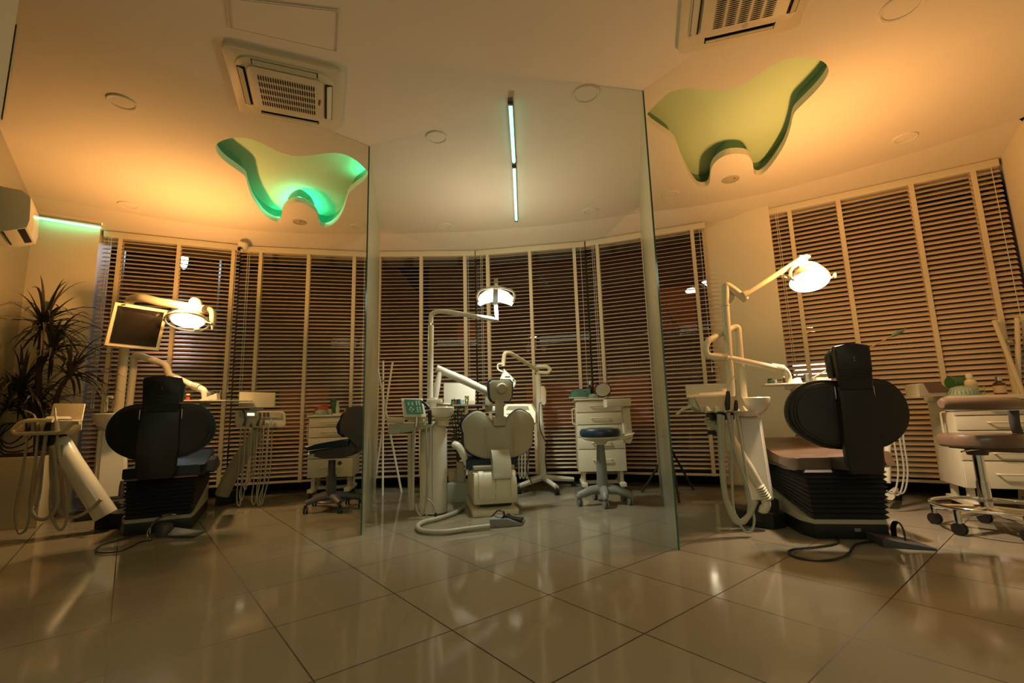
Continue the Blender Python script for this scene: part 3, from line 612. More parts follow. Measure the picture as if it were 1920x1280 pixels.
# ================================================================== dark dental chairs (seen from behind)
def LB(): return bmesh.new()
def dark_chair(loc, yaw, label, seatm, edge, back_dx=0.0, back_y=-0.12, ws=1.0):
    t = thing('dental_chair', label, 'dental chair', (loc[0], loc[1], 0), yaw, 'dark dental chairs'); L = dict(parent=t, local=True)
    # floor plate with a chamfered far end, beige housing with a rising top, bellows
    pl = [(-0.20, 0), (0.20, 0), (0.21, 0.08), (0.21, 0.95), (0.10, 1.05), (-0.10, 1.05), (-0.24, 0.95), (-0.24, 0.10)]
    bm = LB(); prism(bm, [V((x, y, 0)) for x, y in pl], (0, 0, 0.085), 0.01); obj('floor_plate', bm, M_black, **L)
    bm = LB(); n = len(pl); top = lambda y: 0.112+0.17*max(0, y-0.05)
    a = [bm.verts.new((x*1.0, y+0.003, 0.086)) for x, y in pl]; b = [bm.verts.new((x*0.985, y+0.003, top(y))) for x, y in pl]
    bm.faces.new(a[::-1]); bm.faces.new(b)
    for k in range(n): bm.faces.new((a[k], a[(k+1) % n], b[(k+1) % n], b[k]))
    obj('base_housing', bm, M_beige, **L)
    bm = LB(); NR = 10; rings = []
    for k in range(2*NR+1):
        f = k/(2*NR); o = 0.013 if k % 2 else -0.004
        ring = []
        for x, y in [(-0.20, 0.0), (0.20, 0.0), (0.205, 0.42), (0.205, 0.85), (-0.205, 0.85), (-0.205, 0.42)]:
            z0 = top(y)+0.002; z1 = 0.405+0.02*y; sx = 1 if x > 0 else -1; w = abs(x)-0.004+0.022*f+o; yy = y+(-o if y < 0.1 else (o if y > 0.8 else 0))
            ring.append(bm.verts.new((sx*w, yy, z0+(z1-z0)*f)))
        rings.append(ring)
    for p, q in zip(rings, rings[1:]):
        for k in range(6): bm.faces.new((p[k], p[(k+1) % 6], q[(k+1) % 6], q[k]))
    bm.faces.new(rings[0][::-1]); bm.faces.new(rings[-1])
    obj('bellows', bm, M_bellow, flat=True, **L)
    bm = LB(); box(bm, (0.03, -0.004, 0.055), (0.035, 0.006, 0.02), None, 0.002); obj('power_switch', bm, M_grey, **L)
    # seat: side profile swept across, dipping at the hips and rising at the knees
    bm = LB(); up = cm([V((0, 0.02, 0.475)), V((0, 0.20, 0.462)), V((0, 0.40, 0.475)), V((0, 0.62, 0.525)), V((0, 0.76, 0.560)), V((0, 0.88, 0.53)), V((0, 0.98, 0.43))], 4)
    lo = [V((0, p.y-(0.02 if p.y > .8 else 0), p.z-0.075)) for p in up][::-1]
    prism(bm, [V((-0.25, p.y, p.z)) for p in up+lo], (0.49, 0, 0), 0.022); se = obj('seat', bm, seatm, **L)
    bm = LB(); prism(bm, [V((-0.25, y, z)) for y, z in ((0.03, 0.40), (0.70, 0.44), (0.93, 0.42), (0.98, 0.36), (0.90, 0.34), (0.6, 0.40), (0.1, 0.385))], (0.50, 0, 0), 0.01); obj('seat_pan', bm, M_dgrey, **L)
    # armrest, swung low on the right
    bm = LB(); prism(bm, [V((0.27, y, z)) for y, z in ((0.05, 0.42), (0.10, 0.50), (0.30, 0.52), (0.48, 0.47), (0.50, 0.41), (0.35, 0.43), (0.12, 0.40))], (0.055, 0, 0), 0.014); obj('armrest', bm, seatm, **L)
    # winged backrest: shell, coloured edge cushion in front
    half = [(0.0, 0.935), (0.10, 0.945), (0.17, 0.945), (0.24, 0.925), (0.295, 0.88), (0.33, 0.82), (0.342, 0.76), (0.336, 0.70), (0.31, 0.645), (0.26, 0.595), (0.20, 0.56), (0.14, 0.54), (0.0, 0.53)]
    ol = half+[(-x, z) for x, z in half[-2:0:-1]]
    def curve_y(x): return back_y+0.35*x*x*1.3
    def bshape(bm, y_off, scale, th, rows=1):
        cz = 0.74; pts = smooth_closed([V((x*scale, 0, cz+(z-cz)*scale)) for x, z in ol], 2)
        a = [bm.verts.new((p.x+back_dx, curve_y(p.x)+y_off, p.z)) for p in pts]; b = [bm.verts.new((p.x+back_dx, curve_y(p.x)+y_off+th, p.z)) for p in pts]
        ca = bm.verts.new((back_dx, curve_y(0)+y_off, cz)); cb = bm.verts.new((back_dx, curve_y(0)+y_off+th, cz))
        mid = [bm.verts.new((back_dx+(v.co.x-back_dx)*0.6, curve_y((v.co.x-back_dx)*0.6)+y_off, cz+(v.co.z-cz)*0.6)) for v in a]
        mid2 = [bm.verts.new((back_dx+(v.co.x-back_dx)*0.6, curve_y((v.co.x-back_dx)*0.6)+y_off+th, cz+(v.co.z-cz)*0.6)) for v in b]; m = len(a)
        for k in range(m):
            j = (k+1) % m
            bm.faces.new((a[k], a[j], b[j], b[k])); bm.faces.new((a[k], mid[k], mid[j], a[j])); bm.faces.new((mid[k], ca, mid[j])); bm.faces.new((b[k], b[j], mid2[j], mid2[k])); bm.faces.new((mid2[k], mid2[j], cb))
        es = [e for e in bm.edges if (e.verts[0] in a and e.verts[1] in a) or (e.verts[0] in b and e.verts[1] in b)]
        bmesh.ops.bevel(bm, geom=es, offset=min(th*0.4, 0.02), segments=3, affect='EDGES')
    bm = LB(); bshape(bm, 0.0, 0.91, 0.03); bk = obj('backrest', bm, M_bleath, **L)
    bm = LB(); bshape(bm, 0.03, 1.0, 0.065); obj('cushion', bm, edge, parent=bk, local=True)
    bm = LB(); y0 = back_y-0.045
    pts = [(-0.10, 0.40), (0.10, 0.40), (0.122, 0.46), (0.125, 0.62), (0.118, 0.80), (0.115, 0.90), (-0.115, 0.90), (-0.118, 0.80), (-0.125, 0.62), (-0.122, 0.46)]
    prism(bm, [V((x*ws+back_dx, y0, z)) for x, z in pts], (0, 0.055, 0), 0.018); sp = obj('spine_cover', bm, M_bleath, **L)
    bm = LB(); prism(bm, [V((back_dx-0.09, y, z)) for y, z in ((y0+0.02, 0.42), (y0+0.02, 0.50), (0.10, 0.47), (0.12, 0.40))], (0.18, 0, 0), 0.008); obj('hinge_bracket', bm, M_dgrey, **L)
    bm = LB(); pts = [(-0.108, 0.88), (0.108, 0.88), (0.112, 1.00), (0.122, 1.115), (0.112, 1.138), (0.04, 1.148), (-0.04, 1.148), (-0.112, 1.138), (-0.122, 1.115), (-0.112, 1.00)]
    prism(bm, [V((x*ws+back_dx, y0-0.012, z)) for x, z in pts], (0, 0.05, 0), 0.014)
    for k in range(5): box(bm, (back_dx, y0-0.012, 0.945+0.014*k), (0.206*ws, 0.008, 0.006), None, 0.002)
    hp = obj('headrest_cover', bm, M_bleath, **L)
    for z in (1.065, 1.05):
        bm = LB(); sphere(bm, (back_dx, y0-0.014, z), 0.004, seg=8); obj('screw', bm, M_steel, parent=hp, local=True)
    bm = LB(); prism(bm, [V((back_dx+x*ws, back_y+0.005, z)) for x, z in ((-0.12, 0.955), (0.12, 0.955), (0.13, 1.0), (0.13, 1.09), (0.10, 1.125), (-0.10, 1.125), (-0.13, 1.09), (-0.13, 1.0))], (0, 0.07, 0), 0.025); obj('headrest_cushion', bm, edge, **L)
    for s in (-1, 1):
        bm = LB(); box(bm, (back_dx+s*0.128*ws, back_y-0.005, 0.865), (0.007, 0.03, 0.07), None, 0.002); obj('chrome_slide', bm, M_chrome, **L)
    return t
dark_chair((-2.66, 3.60), radians(27), 'black dental chair with navy cushion edges in the left bay, seen from behind', M_navy, M_navy, -0.02, -0.10)
dark_chair((2.0, 2.93), radians(-9), 'black dental chair with brown seat in the right bay, seen from behind', M_brown, M_bleath, 0.03, -0.16, 0.80)

# ================================================================== cream dental chair in the middle
OC, YC = V((-0.16, 3.85, 0)), radians(11)
t = thing('dental_chair', 'cream-shelled dental chair with navy upholstery in the middle bay, seen from behind', 'dental chair', OC, YC); L = dict(parent=t, local=True)
bm = LB(); prism(bm, [V((x, y, 0)) for x, y in ((-0.19, 0.0), (0.18, 0.0), (0.18, 0.75), (-0.19, 0.75))], (0, 0, 0.045), 0.006); obj('floor_plate', bm, M_cream, **L)
bm = LB(); pr = cm([V((0, 0.05, 0.085)), V((0, 0.02, 0.14)), V((0, 0.015, 0.22)), V((0, 0.04, 0.30)), V((0, 0.09, 0.345))], 4)
prism(bm, [V((-0.175, p.y, p.z)) for p in pr]+[V((-0.175, 0.55, 0.36)), V((-0.175, 0.6, 0.09))], (0.35, 0, 0), 0.018); bd = obj('lift_housing', bm, M_cream, **L)
bm = LB(); tube(bm, [V((0.0, 0.013, 0.30)), V((0.002, 0.0125, 0.24)), V((-0.004, 0.018, 0.12))], 0.0012, 4); obj('seam', bm, M_dgrey, parent=bd, local=True)
for s, x in ((-1, -0.115), (1, 0.145)):
    bm = LB(); prism(bm, [V((x-0.022, p.y-0.014, p.z)) for p in pr[4:]]+[V((x-0.022, 0.12, 0.345)), V((x-0.022, 0.1, 0.14))], (0.044, 0, 0), 0.008); obj('housing_rib', bm, M_cream, parent=bd, local=True)
bm = LB(); box(bm, (0.02, 0.35, 0.20), (0.26, 0.4, 0.30)); obj('lift_column', bm, M_dgrey, **L)
bm = LB(); up = cm([V((0, 0.17, 0.42)), V((0, 0.24, 0.445)), V((0, 0.5, 0.46)), V((0, 0.9, 0.50)), V((0, 1.2, 0.46))], 4); lo = [V((0, p.y, p.z-0.075)) for p in up][::-1]
prism(bm, [V((-0.22, p.y, p.z)) for p in up+lo], (0.44, 0, 0), 0.03); obj('seat', bm, M_navy, **L)
bm = LB(); box(bm, (0, 0.55, 0.365), (0.34, 0.95, 0.03), None, 0.01); obj('seat_pan', bm, M_beige, **L)
half = [(0.0, 0.735), (0.05, 0.745), (0.10, 0.79), (0.155, 0.832), (0.215, 0.838), (0.28, 0.80), (0.325, 0.745), (0.33, 0.70), (0.315, 0.64), (0.312, 0.58), (0.305, 0.52), (0.25, 0.465), (0.17, 0.43), (0.09, 0.415), (0.0, 0.41)]
ol2 = half+[(-x, z) for x, z in half[-2:0:-1]]; dx = 0.065
def cy_(x): return 0.17+0.45*x*x
def sh(bm, yo, s, th, bev):
    cz = 0.62; pts = smooth_closed([V((x*s, 0, cz+(z-cz)*s)) for x, z in ol2], 2); n = len(pts); R_ = [1.0, 0.8, 0.5, 0.25]
    A = []; Bq = []
    for f in R_:
        A.append([bm.verts.new((dx+p.x*f, cy_(p.x*f)+yo-0.03*(1-f*f), cz+(p.z-cz)*f)) for p in pts]); Bq.append([bm.verts.new((dx+p.x*f, cy_(p.x*f)+yo+th, cz+(p.z-cz)*f)) for p in pts])
    for G in (A, Bq):
        for p, q in zip(G, G[1:]):
            for k in range(n): bm.faces.new((p[k], p[(k+1) % n], q[(k+1) % n], q[k]))
        bm.faces.new(G[-1])
    for k in range(n): bm.faces.new((A[0][k], A[0][(k+1) % n], Bq[0][(k+1) % n], Bq[0][k]))
    es = [e for e in bm.edges if (e.verts[0] in A[0] and e.verts[1] in A[0]) or (e.verts[0] in Bq[0] and e.verts[1] in Bq[0])]
    bmesh.ops.bevel(bm, geom=es, offset=bev, segments=3, affect='EDGES')
bm = LB(); sh(bm, 0.0, 0.955, 0.03, 0.010); bk = obj('backrest_shell', bm, M_beige, **L)
bm = LB(); sh(bm, 0.032, 1.0, 0.055, 0.02); obj('back_cushion', bm, M_navy, parent=bk, local=True)
bm = LB(); tube(bm, cm([V((dx-0.115, 0.132, 0.70)), V((dx-0.118, 0.135, 0.6)), V((dx-0.125, 0.145, 0.44))], 4), 0.006, 6); obj('shell_crease', bm, M_beige, parent=bk, local=True)
bm = LB(); tube(bm, cm([V((dx+0.115, 0.132, 0.70)), V((dx+0.118, 0.135, 0.6)), V((dx+0.125, 0.145, 0.46))], 4), 0.005, 6); obj('shell_crease', bm, M_beige, parent=bk, local=True)
bm = LB(); prism(bm, [V((dx-0.065+x_, y, z)) for x_, y, z in ((-0.02, 0.115, 0.505), (-0.02, 0.03, 0.42), (-0.02, 0.0, 0.285), (-0.02, 0.04, 0.275), (-0.02, 0.15, 0.40), (-0.02, 0.16, 0.505))], (0.155, 0, 0), 0.008); obj('hinge_cover', bm, M_beige, **L)
bm = LB(); prism(bm, [V((dx-0.055, 0.125, z)) for z in (0.70, 0.775)]+[V((dx-0.055, 0.165, 0.775)), V((dx-0.055, 0.165, 0.70))], (0.11, 0, 0), 0.008); obj('headrest_socket', bm, M_beige, **L)
bm = LB(); box(bm, (dx+0.005, 0.17, 0.83), (0.075, 0.028, 0.20), None, 0.008); obj('headrest_bar', bm, M_beige, **L)
bm = LB(); q = [(-0.075, 0.905), (0.075, 0.905), (0.098, 0.94), (0.105, 1.06), (0.08, 1.085), (-0.08, 1.085), (-0.105, 1.06), (-0.098, 0.94)]
prism(bm, [V((dx+0.02+x*0.95, 0.155, z*1.0)) for x, z in q], (0, 0.03, 0), 0.012); hs = obj('headrest_shell', bm, M_beige, **L)
bm = LB(); prism(bm, [V((dx+0.02+x*1.12, 0.183, 0.998+(z-0.995)*1.10)) for x, z in q], (0, 0.05, 0), 0.018); obj('headrest_cushion', bm, M_navy, parent=hs, local=True)
bm = LB(); lathe(bm, [(0.045, 0.0), (0.045, 0.03), (0.035, 0.038)], (dx+0.025, 0.157, 1.015), axis=(0, -1, 0), n=24); obj('headrest_knob', bm, M_beige, parent=hs, local=True)
# left armrest arching down, its bracket
bm = B(); tube(bm, cm([P(850, 832, 4.02), P(859, 836, 4.0), P(867, 848, 4.0), P(873, 864, 4.02), P(880, 880, 4.05)], 4), [0.030, 0.032, 0.034, 0.034, 0.034, 0.034, 0.034, 0.034, 0.033, 0.032, 0.030, 0.028, 0.026, 0.024, 0.022, 0.02, 0.02], 12, sq=0.7); obj('armrest', bm, M_white, t)
bm = B(); sphere(bm, P(883, 884, 4.03), 0.022); obj('armrest_joint', bm, M_cream, t)
# ---- base box joining chair and water unit, with a beige arm post
t = thing('junction_box', 'low grey-green floor box between the water column and the cream dental chair', 'equipment box', P(862, 942, 4.55)*1)
c0, c1 = PZ(838, 943, 0), PZ(884, 941, 0); bm = B(); prism(bm, [c0, c1, c1+V((0, .3, 0)), c0+V((0, .3, 0))], (0, 0, 0.17), 0.006); obj('box', bm, M_pgg, t)
c = PZ(868, 938, 0)+V((0, 0.02, 0)); bm = B(); q = [P(855, 866, c.y), P(868, 868, c.y), P(871, 893, c.y), P(867, 925, c.y), P(855, 925, c.y), P(858, 893, c.y)]; prism(bm, q, (0, 0.1, 0), 0.006); obj('arm_post', bm, M_cream, t)

# ================================================================== foot controls and floor cables
def cable(name, pts, r, m, label, cat='cable', n=8):
    bm = B(); tube(bm, cm(pts, 5), r, n); return single(name, bm, m, label, cat, org=pts[0])
t = thing('foot_control', 'black foot control with a chrome wire loop on the floor behind the left dental chair', 'foot pedal', PZ(300, 1010, 0))
c = PZ(298, 1008, 0)+V((0, 0.05, 0)); bm = B(); lathe(bm, [(0.055, 0), (0.055, 0.05), (0.045, 0.08), (0.02, 0.09)], c, n=20); obj('hub', bm, M_dgrey, t)
bm = B(); a, b = PZ(312, 1010, 0.0), PZ(365, 1009, 0.0); prism(bm, [a+V((0, 0, 0.012)), b+V((0, 0, 0.005)), b+V((0.02, 0.075, 0.02)), a+V((0, 0.075, 0.05))], (0, 0, 0.012), 0.003); obj('pedal', bm, M_dgrey, t)
bm = B(); tube(bm, cm([P(277, 1009, 3.5), P(277, 996, 3.5), P(290, 979, 3.5), P(310, 967, 3.52), P(330, 964, 3.55), P(322, 962, 3.56), P(305, 967, 3.54), P(285, 982, 3.52), P(281, 1000, 3.52)], 5), 0.004, 6); obj('wire_loop', bm, M_chrome, t)
cable('floor_cable', [PZ(285, 1012, .008), PZ(262, 1016, .008), PZ(232, 1031, .008), PZ(200, 1036, .008), PZ(180, 1033, .008), PZ(188, 1022, .008), PZ(225, 1011, .008), PZ(262, 1000, .008), PZ(300, 990, .008)], 0.0045, M_black, 'thin black cable looping on the floor behind the left dental chair')
t = thing('foot_control', 'black wedge foot control with an upright strap on the floor beside the right dental chair', 'foot pedal', PZ(1700, 1030, 0))
a, b = PZ(1657, 1026, 0), PZ(1758, 1033, 0); dn = V((0.03, 0.20, 0)); bm = B()
prism(bm, [a, b, b+V((0, 0, 0.012)), a+V((0, 0, 0.045))], dn, 0.004); obj('pedal', bm, M_dgrey, t)
bm = B(); q = [P(1697, 1024, a.y+.03), P(1696, 1000, a.y+.04), P(1688, 982, a.y+.06), P(1679, 979, a.y+.09), P(1675, 988, a.y+.13), P(1677, 1006, a.y+.16)]; tube(bm, cm(q, 5), 0.014, 8, sq=0.35); obj('strap_handle', bm, M_black, t)
cable('floor_cable', [PZ(1572, 1006, .008), PZ(1568, 1018, .008), PZ(1530, 1025, .008), PZ(1490, 1029, .008), PZ(1479, 1036, .008), PZ(1500, 1046, .008), PZ(1550, 1050, .008), PZ(1588, 1040, .008), PZ(1605, 1020, .008), PZ(1640, 1015, .008), PZ(1662, 1018, .008)], 0.006, M_black, 'black cable looping on the floor behind the right dental chair')
t = thing('foot_control', 'grey foot control with a black bent handle behind the cream dental chair', 'foot pedal', PZ(940, 990, 0))
a, b = PZ(918, 990, 0), PZ(978, 986, 0); bm = B(); prism(bm, [a, b, b+V((0, 0, 0.015)), a+(b-a)*.55+V((0, 0, 0.055)), a+V((0, 0, 0.06))], (0.03, 0.16, 0), 0.004); obj('housing', bm, M_grey, t)
yb = a.y+.05; bm = B(); tube(bm, bend([P(928, 988, yb-.04), P(946, 966, yb), P(944, 958, yb), P(934, 956, yb+.03), P(922, 968, yb+.1)], .02), 0.010, 8, sq=.5); obj('handle', bm, M_black, t)
bm = B(); prism(bm, [P(940, 972, yb), P(948, 965, yb), P(957, 972, yb), P(977, 973, yb), P(978, 977, yb), P(962, 979, yb), P(952, 975, yb)], (0.02, 0.07, 0), 0.003); obj('pedal', bm, M_black, t)
cable('supply_hose', [PZ(870, 950, .02), PZ(850, 962, .02), PZ(820, 972, .02), PZ(795, 978, .02), PZ(783, 986, .02), PZ(793, 995, .02), PZ(830, 997, .02), PZ(870, 992, .02), PZ(918, 986, .022)], 0.0165, M_hose, 'thick grey supply hose curving on the floor between the water column and the cream chair', 'hose', 10)
cable('floor_cable', [P(993, 835, 4.6), P(990, 862, 4.6), P(988, 880, 4.6), P(995, 900, 4.65), PZ(1001, 920, .006), PZ(985, 921, .006), PZ(974, 917, .006), P(972, 905, 4.9)], 0.005, M_black, 'black cable hanging beside the cream dental chair and touching the floor')

# ================================================================== dental lamps
def oriented(c, nrm):
    z = V(nrm).normalized(); x = V((1, 0, 0)); x = (x-z*x.dot(z)).normalized(); y = z.cross(x)
    return Matrix.Translation(V(c)) @ Matrix((x, y, z)).transposed().to_4x4()
def xf(bm, Mx): bmesh.ops.transform(bm, matrix=Mx, verts=bm.verts[:])
# left lamp, pole and arm
YL = 4.2
t = thing('dental_lamp', 'glowing dental lamp with a ring handle on a bent arm above the left dental chair', 'dental lamp', P(222, 772, YL))
r1 = wpx(19, 222, YL)
bm = B(); tube(bm, bend([P(221, 778, YL+.1), P(233, 655, YL+.1), P(241, 562, YL+.1), P(262, 557, YL), P(300, 566, YL), P(383, 580, YL)], 0.075, 6), 0.038, 14); obj('arm', bm, M_cream, t)
bm = B(); tube(bm, bend([P(372, 584, YL), P(374, 566, YL), P(362, 561, YL), P(357, 578, YL), P(356, 588, YL)], .05), 0.028, 12); obj('joint', bm, M_cream, t)
Mh = oriented(P(352, 601, YL), (0.12, -0.30, -0.94))
bm = B(); lathe(bm, [(0.135, -0.005), (0.148, -0.012), (0.142, -0.035), (0.10, -0.065), (0.03, -0.075)], (0, 0, 0), n=32); xf(bm, Mh); hd = obj('reflector_housing', bm, M_cream, t)
bm = B(); lathe(bm, [(0.132, 0.0), (0.128, 0.006), (0.001, 0.008)], (0, 0, 0), n=32); xf(bm, Mh); obj('reflector', bm, M_lensL, parent=hd)
bm = B(); tube(bm, [V((0.172*cos(a), 0.172*sin(a), 0.012)) for a in [2*pi*k/36 for k in range(37)]], 0.010, 8, caps=False); xf(bm, Mh); obj('ring_handle', bm, M_white, t)
bm = B(); box(bm, (0.0, -0.155, 0.012), (0.05, 0.05, 0.03), None, 0.008); xf(bm, Mh); obj('lamp_bracket', bm, M_white, t)
bm = B(); tube(bm, cm([P(380, 578, YL+.02), P(397, 583, YL+.04), P(399, 600, YL+.03), P(398, 618, YL)], 4), [.028]*9+[.024, .018, .012, .008], 10); obj('arm_cover', bm, M_cream, t)
for pa, pb in (((316, 597), (306, 600)), ((386, 604), (397, 607))):
    bm = B(); tube(bm, [P(*pa, YL), P(*pb, YL)], 0.012, 8); obj('grip', bm, M_steel, t)
# middle lamp: pole, thinner bent arm, bar, crescent reflector
YM = 4.08
t = thing('dental_lamp', 'lit dental lamp with a white crescent reflector on a long bent pole', 'dental lamp', P(808, 757, YM))
bm = B(); tube(bm, [P(806, 762, YM), P(808, 610, YM)], 0.0265, 14); obj('pole', bm, M_white, t)
bm = B(); tube(bm, [P(808, 612, YM), P(808, 606, YM)], 0.0235, 14); obj('collar', bm, M_chrome, t)
bm = B(); tube(bm, bend([P(808, 606, YM), P(808, 588, YM), P(822, 583, YM), P(850, 586, YM), P(926, 598.5, YM)], 0.09, 7), 0.021, 12); obj('arm', bm, M_white, t)
bm = B(); tube(bm, bend([P(923, 598, YM), P(932, 600, YM), P(931, 585, YM), P(930, 565, YM)], .02), [0.018]*14+[.015]*2, 10) if False else tube(bm, [P(923, 598, YM), P(932, 599.5, YM), P(931, 588, YM), P(930, 572, YM)], 0.017, 10); obj('joint', bm, M_cream, t)
out = [(896, 569), (899, 555), (909, 547), (922, 542.5), (936, 542.5), (951, 548), (962, 558), (963, 566), (958.5, 572), (949, 567), (939, 564), (922, 563.5), (909, 566.5), (900, 572)]
bm = B(); prism(bm, [P(x, y, YM) for x, y in out], (0, 0.035, 0.0), 0.004); hd = obj('reflector', bm, M_lens, t)
bm = B(); prism(bm, [P(929.5+(x-929.5)*1.04, 557+(y-557)*1.08-1, YM+.036) for x, y in out], (0, 0.03, 0.0), 0.006); obj('reflector_housing', bm, M_cream, t)
bm = B(); prism(bm, [P(x, y, YM-.012) for x, y in ((925, 541), (934, 541), (933.5, 571), (923.5, 571))], (0, 0.02, 0), 0.004); obj('centre_bar', bm, M_steel, t)
bm = B(); tube(bm, bend([P(897, 567, YM), P(893, 556, YM), P(899, 544, YM-.01), P(923, 538, YM-.01), P(938, 538, YM-.01), P(962, 545, YM-.01), P(966, 556, YM), P(962, 567, YM)], .05), 0.0095, 8); obj('hoop_handle', bm, M_white, t)
bm = B(); box(bm, P(930, 530, YM+.02), (0.034, 0.034, 0.085), None, 0.006); obj('head_block', bm, M_pgg, t)
bm = B(); sphere(bm, P(930, 533.5, YM-.002), 0.010); obj('switch', bm, M_white, t)
# right lamp
YR = 3.25
t = thing('dental_lamp', 'glowing oval dental lamp with a hoop handle on a long slanting arm', 'dental lamp', P(1371, 741, YR))
bm = B(); tube(bm, bend([P(1372, 748, YR), P(1360, 572, YR), P(1360, 533, YR), P(1373, 541, YR), P(1399, 562, YR)], .06, 6), [0.026]*17+[.0235]*4 if False else 0.0255, 14); obj('pole', bm, M_cream, t)
bm = B(); lathe(bm, [(0.029, -0.006), (0.029, 0.006)], P(1360, 572, YR), n=20); obj('collar', bm, M_cream, t)
bm = B(); lathe(bm, [(0.03, 0), (0.06, 0.006), (0.06, 0.02), (0.03, 0.026)], P(1366, 553, YR+.02), axis=(0.2, 1, 0), n=24, sx=.7); obj('joint_disc', bm, M_cream, t)
bm = B(); tube(bm, [P(1393, 553, YR-.03), P(1402, 549, YR-.03)], 0.024, 12); tube(bm, [P(1402, 549, YR-.03), P(1500, 487, YR-.03), P(1513, 481, YR-.03)], [0.017, 0.021, 0.02], 12); obj('arm', bm, M_cream, t)
bm = B(); box(bm, P(1507, 482, YR-.03), (0.08, 0.035, 0.02), None, 0.005); box(bm, P(1509, 491, YR-.03), (0.03, 0.03, 0.055), None, 0.005); obj('mount', bm, M_white, t)
Mh = oriented(P(1518, 527, YR-.04), (-0.14, -0.36, -0.92))
bm = B(); lathe(bm, [(0.128, -0.002), (0.130, -0.012), (0.115, -0.05), (0.08, -0.085), (0.03, -0.10)], (0, 0, 0), n=36); xf(bm, Mh); hd = obj('reflector_housing', bm, M_beige, t)
bm = B(); lathe(bm, [(0.126, 0.0), (0.12, 0.010), (0.06, 0.022), (0.001, 0.026)], (0, 0, 0), n=36); xf(bm, Mh); obj('reflector', bm, M_lens, parent=hd)
bm = B(); tube(bm, bend([P(1488, 524, YR-.04), P(1481, 520, YR-.06), P(1483, 503, YR-.06), P(1500, 493, YR-.06), P(1524, 492, YR-.06), P(1543, 503, YR-.06), P(1553, 520, YR-.05)], .05), 0.0115, 8); obj('hoop_handle', bm, M_white, t)
bm = B(); prism(bm, [P(x, y, YR-.05) for x, y in ((1497, 493), (1521, 493), (1516, 507), (1502, 507))], (0, 0.03, 0), 0.005); obj('head_bracket', bm, M_white, t)
for pa, pb in (((1480, 522), (1468, 518)), ((1556, 522), (1565, 516))):
    bm = B(); tube(bm, [P(*pa, YR-.05), P(*pb, YR-.05)], 0.006, 8); lathe(bm, [(0.008, -.006), (0.02, 0), (0.008, .006)], P(*pb, YR-.05), axis=(1, 0, 0), n=14); obj('grip', bm, M_white, t)

# ================================================================== left bay equipment
t = thing('cuspidor_unit', 'white water column with a spittoon basin left of the navy-edged dental chair', 'dental unit', PZ(207, 950, 0))
yb = 4.35; cb = P(207, 940, yb); cb.z = 0; w = 0.105
ang = radians(38); ex, ey = V((cos(ang), sin(ang), 0)), V((-sin(ang), cos(ang), 0))
def ring4(c, a, b): return [c-ex*a-ey*b, c+ex*a-ey*b, c+ex*a+ey*b, c-ex*a+ey*b]
def loft(bm, rings):
    R_ = [[bm.verts.new(p) for p in r] for r in rings]; n = len(R_[0]); bm.faces.new(R_[0][::-1]); bm.faces.new(R_[-1])
    for p, q in zip(R_, R_[1:]):
        for k in range(n): bm.faces.new((p[k], p[(k+1) % n], q[(k+1) % n], q[k]))
cL = P(214, 800, yb)
bm = B(); loft(bm, [ring4(V((cb.x, cb.y, .14)), .115, .10), ring4(V((cL.x, cL.y, cL.z)), .10, .09)]); es = bm.edges[:]; bmesh.ops.bevel(bm, geom=es, offset=.03, segments=3, affect='EDGES'); obj('column', bm, M_white, t)
bm = B(); loft(bm, [ring4(V((cb.x+.05, cb.y-.03, 0)), .24, .14), ring4(V((cb.x+.05, cb.y-.03, .10)), .23, .13), ring4(V((cb.x+.02, cb.y, .15)), .13, .11)]); bmesh.ops.bevel(bm, geom=bm.edges[:], offset=.012, segments=2, affect='EDGES'); obj('foot', bm, M_black, t)
bm = B(); q = P(229, 912, yb-.12); tube(bm, [q+V((0, 0, -.08)), q+V((0, 0, .0)), q+V((0, 0, .05))], [.022, .022, .016], 10); obj('drain_valve', bm, M_dgrey, t)
bc = P(222, 776, yb-.05)
def basin(c, R_, h, t, m=M_white):
    bm = B(); lathe(bm, [(R_*.22, -h*1.05), (R_*.5, -h), (R_*.78, -h*.72), (R_*.95, -h*.35), (R_, 0), (R_*.96, 0.006), (R_*.90, 0), (R_*.8, -h*.3), (R_*.5, -h*.6), (0.01, -h*.68)], c, n=40); return obj('basin', bm, m, t)
bs = basin(bc, 0.185, 0.14, t)
bm = B(); q = P(198, 772, yb-.1); tube(bm, bend([q, q+V((0, 0, .11)), q+V((.01, 0, .135)), q+V((.05, 0, .13))], .02), .013, 10); obj('faucet', bm, M_white, t)
c = P(204, 771, yb-.16); bm = B(); lathe(bm, [(0.022, 0), (0.030, 0.085), (0.028, 0.085), (0.020, 0.004), (0.001, 0.004)], c, n=20, caps=False); single('drinking_glass', bm, M_glass, 'clear drinking glass standing at the left spittoon basin', 'glass', org=c)
# monitor on its own post
t = thing('monitor', 'dark flat monitor in a cream frame hanging under the left lamp arm', 'monitor', P(256, 611, 4.05))
q = [P(216, 566, 3.95), P(315, 581.5, 4.28), P(298, 657.5, 4.34), P(195.5, 647, 3.97)]
bm = B(); slab(bm, q, 0.035, 0.006); fr_ = obj('frame', bm, M_cream, t)
cq = (q[0]+q[1]+q[2]+q[3])/4; nrm = (q[1]-q[0]).cross(q[3]-q[0]).normalized(); nrm = nrm if nrm.dot(cq) < 0 else -nrm
qi = [cq+(p-cq)*f+(nrm*0.004) for p, f in zip(q, (.86, .86, .84, .84))]; bm = B(); slab(bm, qi, -0.004); obj('screen', bm, M_screen, parent=fr_)
bm = B(); e = (q[1]-q[0]).normalized(); box(bm, q[0]+e*.055+(q[3]-q[0]).normalized()*.014+nrm*.004, (.06, .012, .014), None, .002); obj('badge', bm, M_steel, parent=fr_)
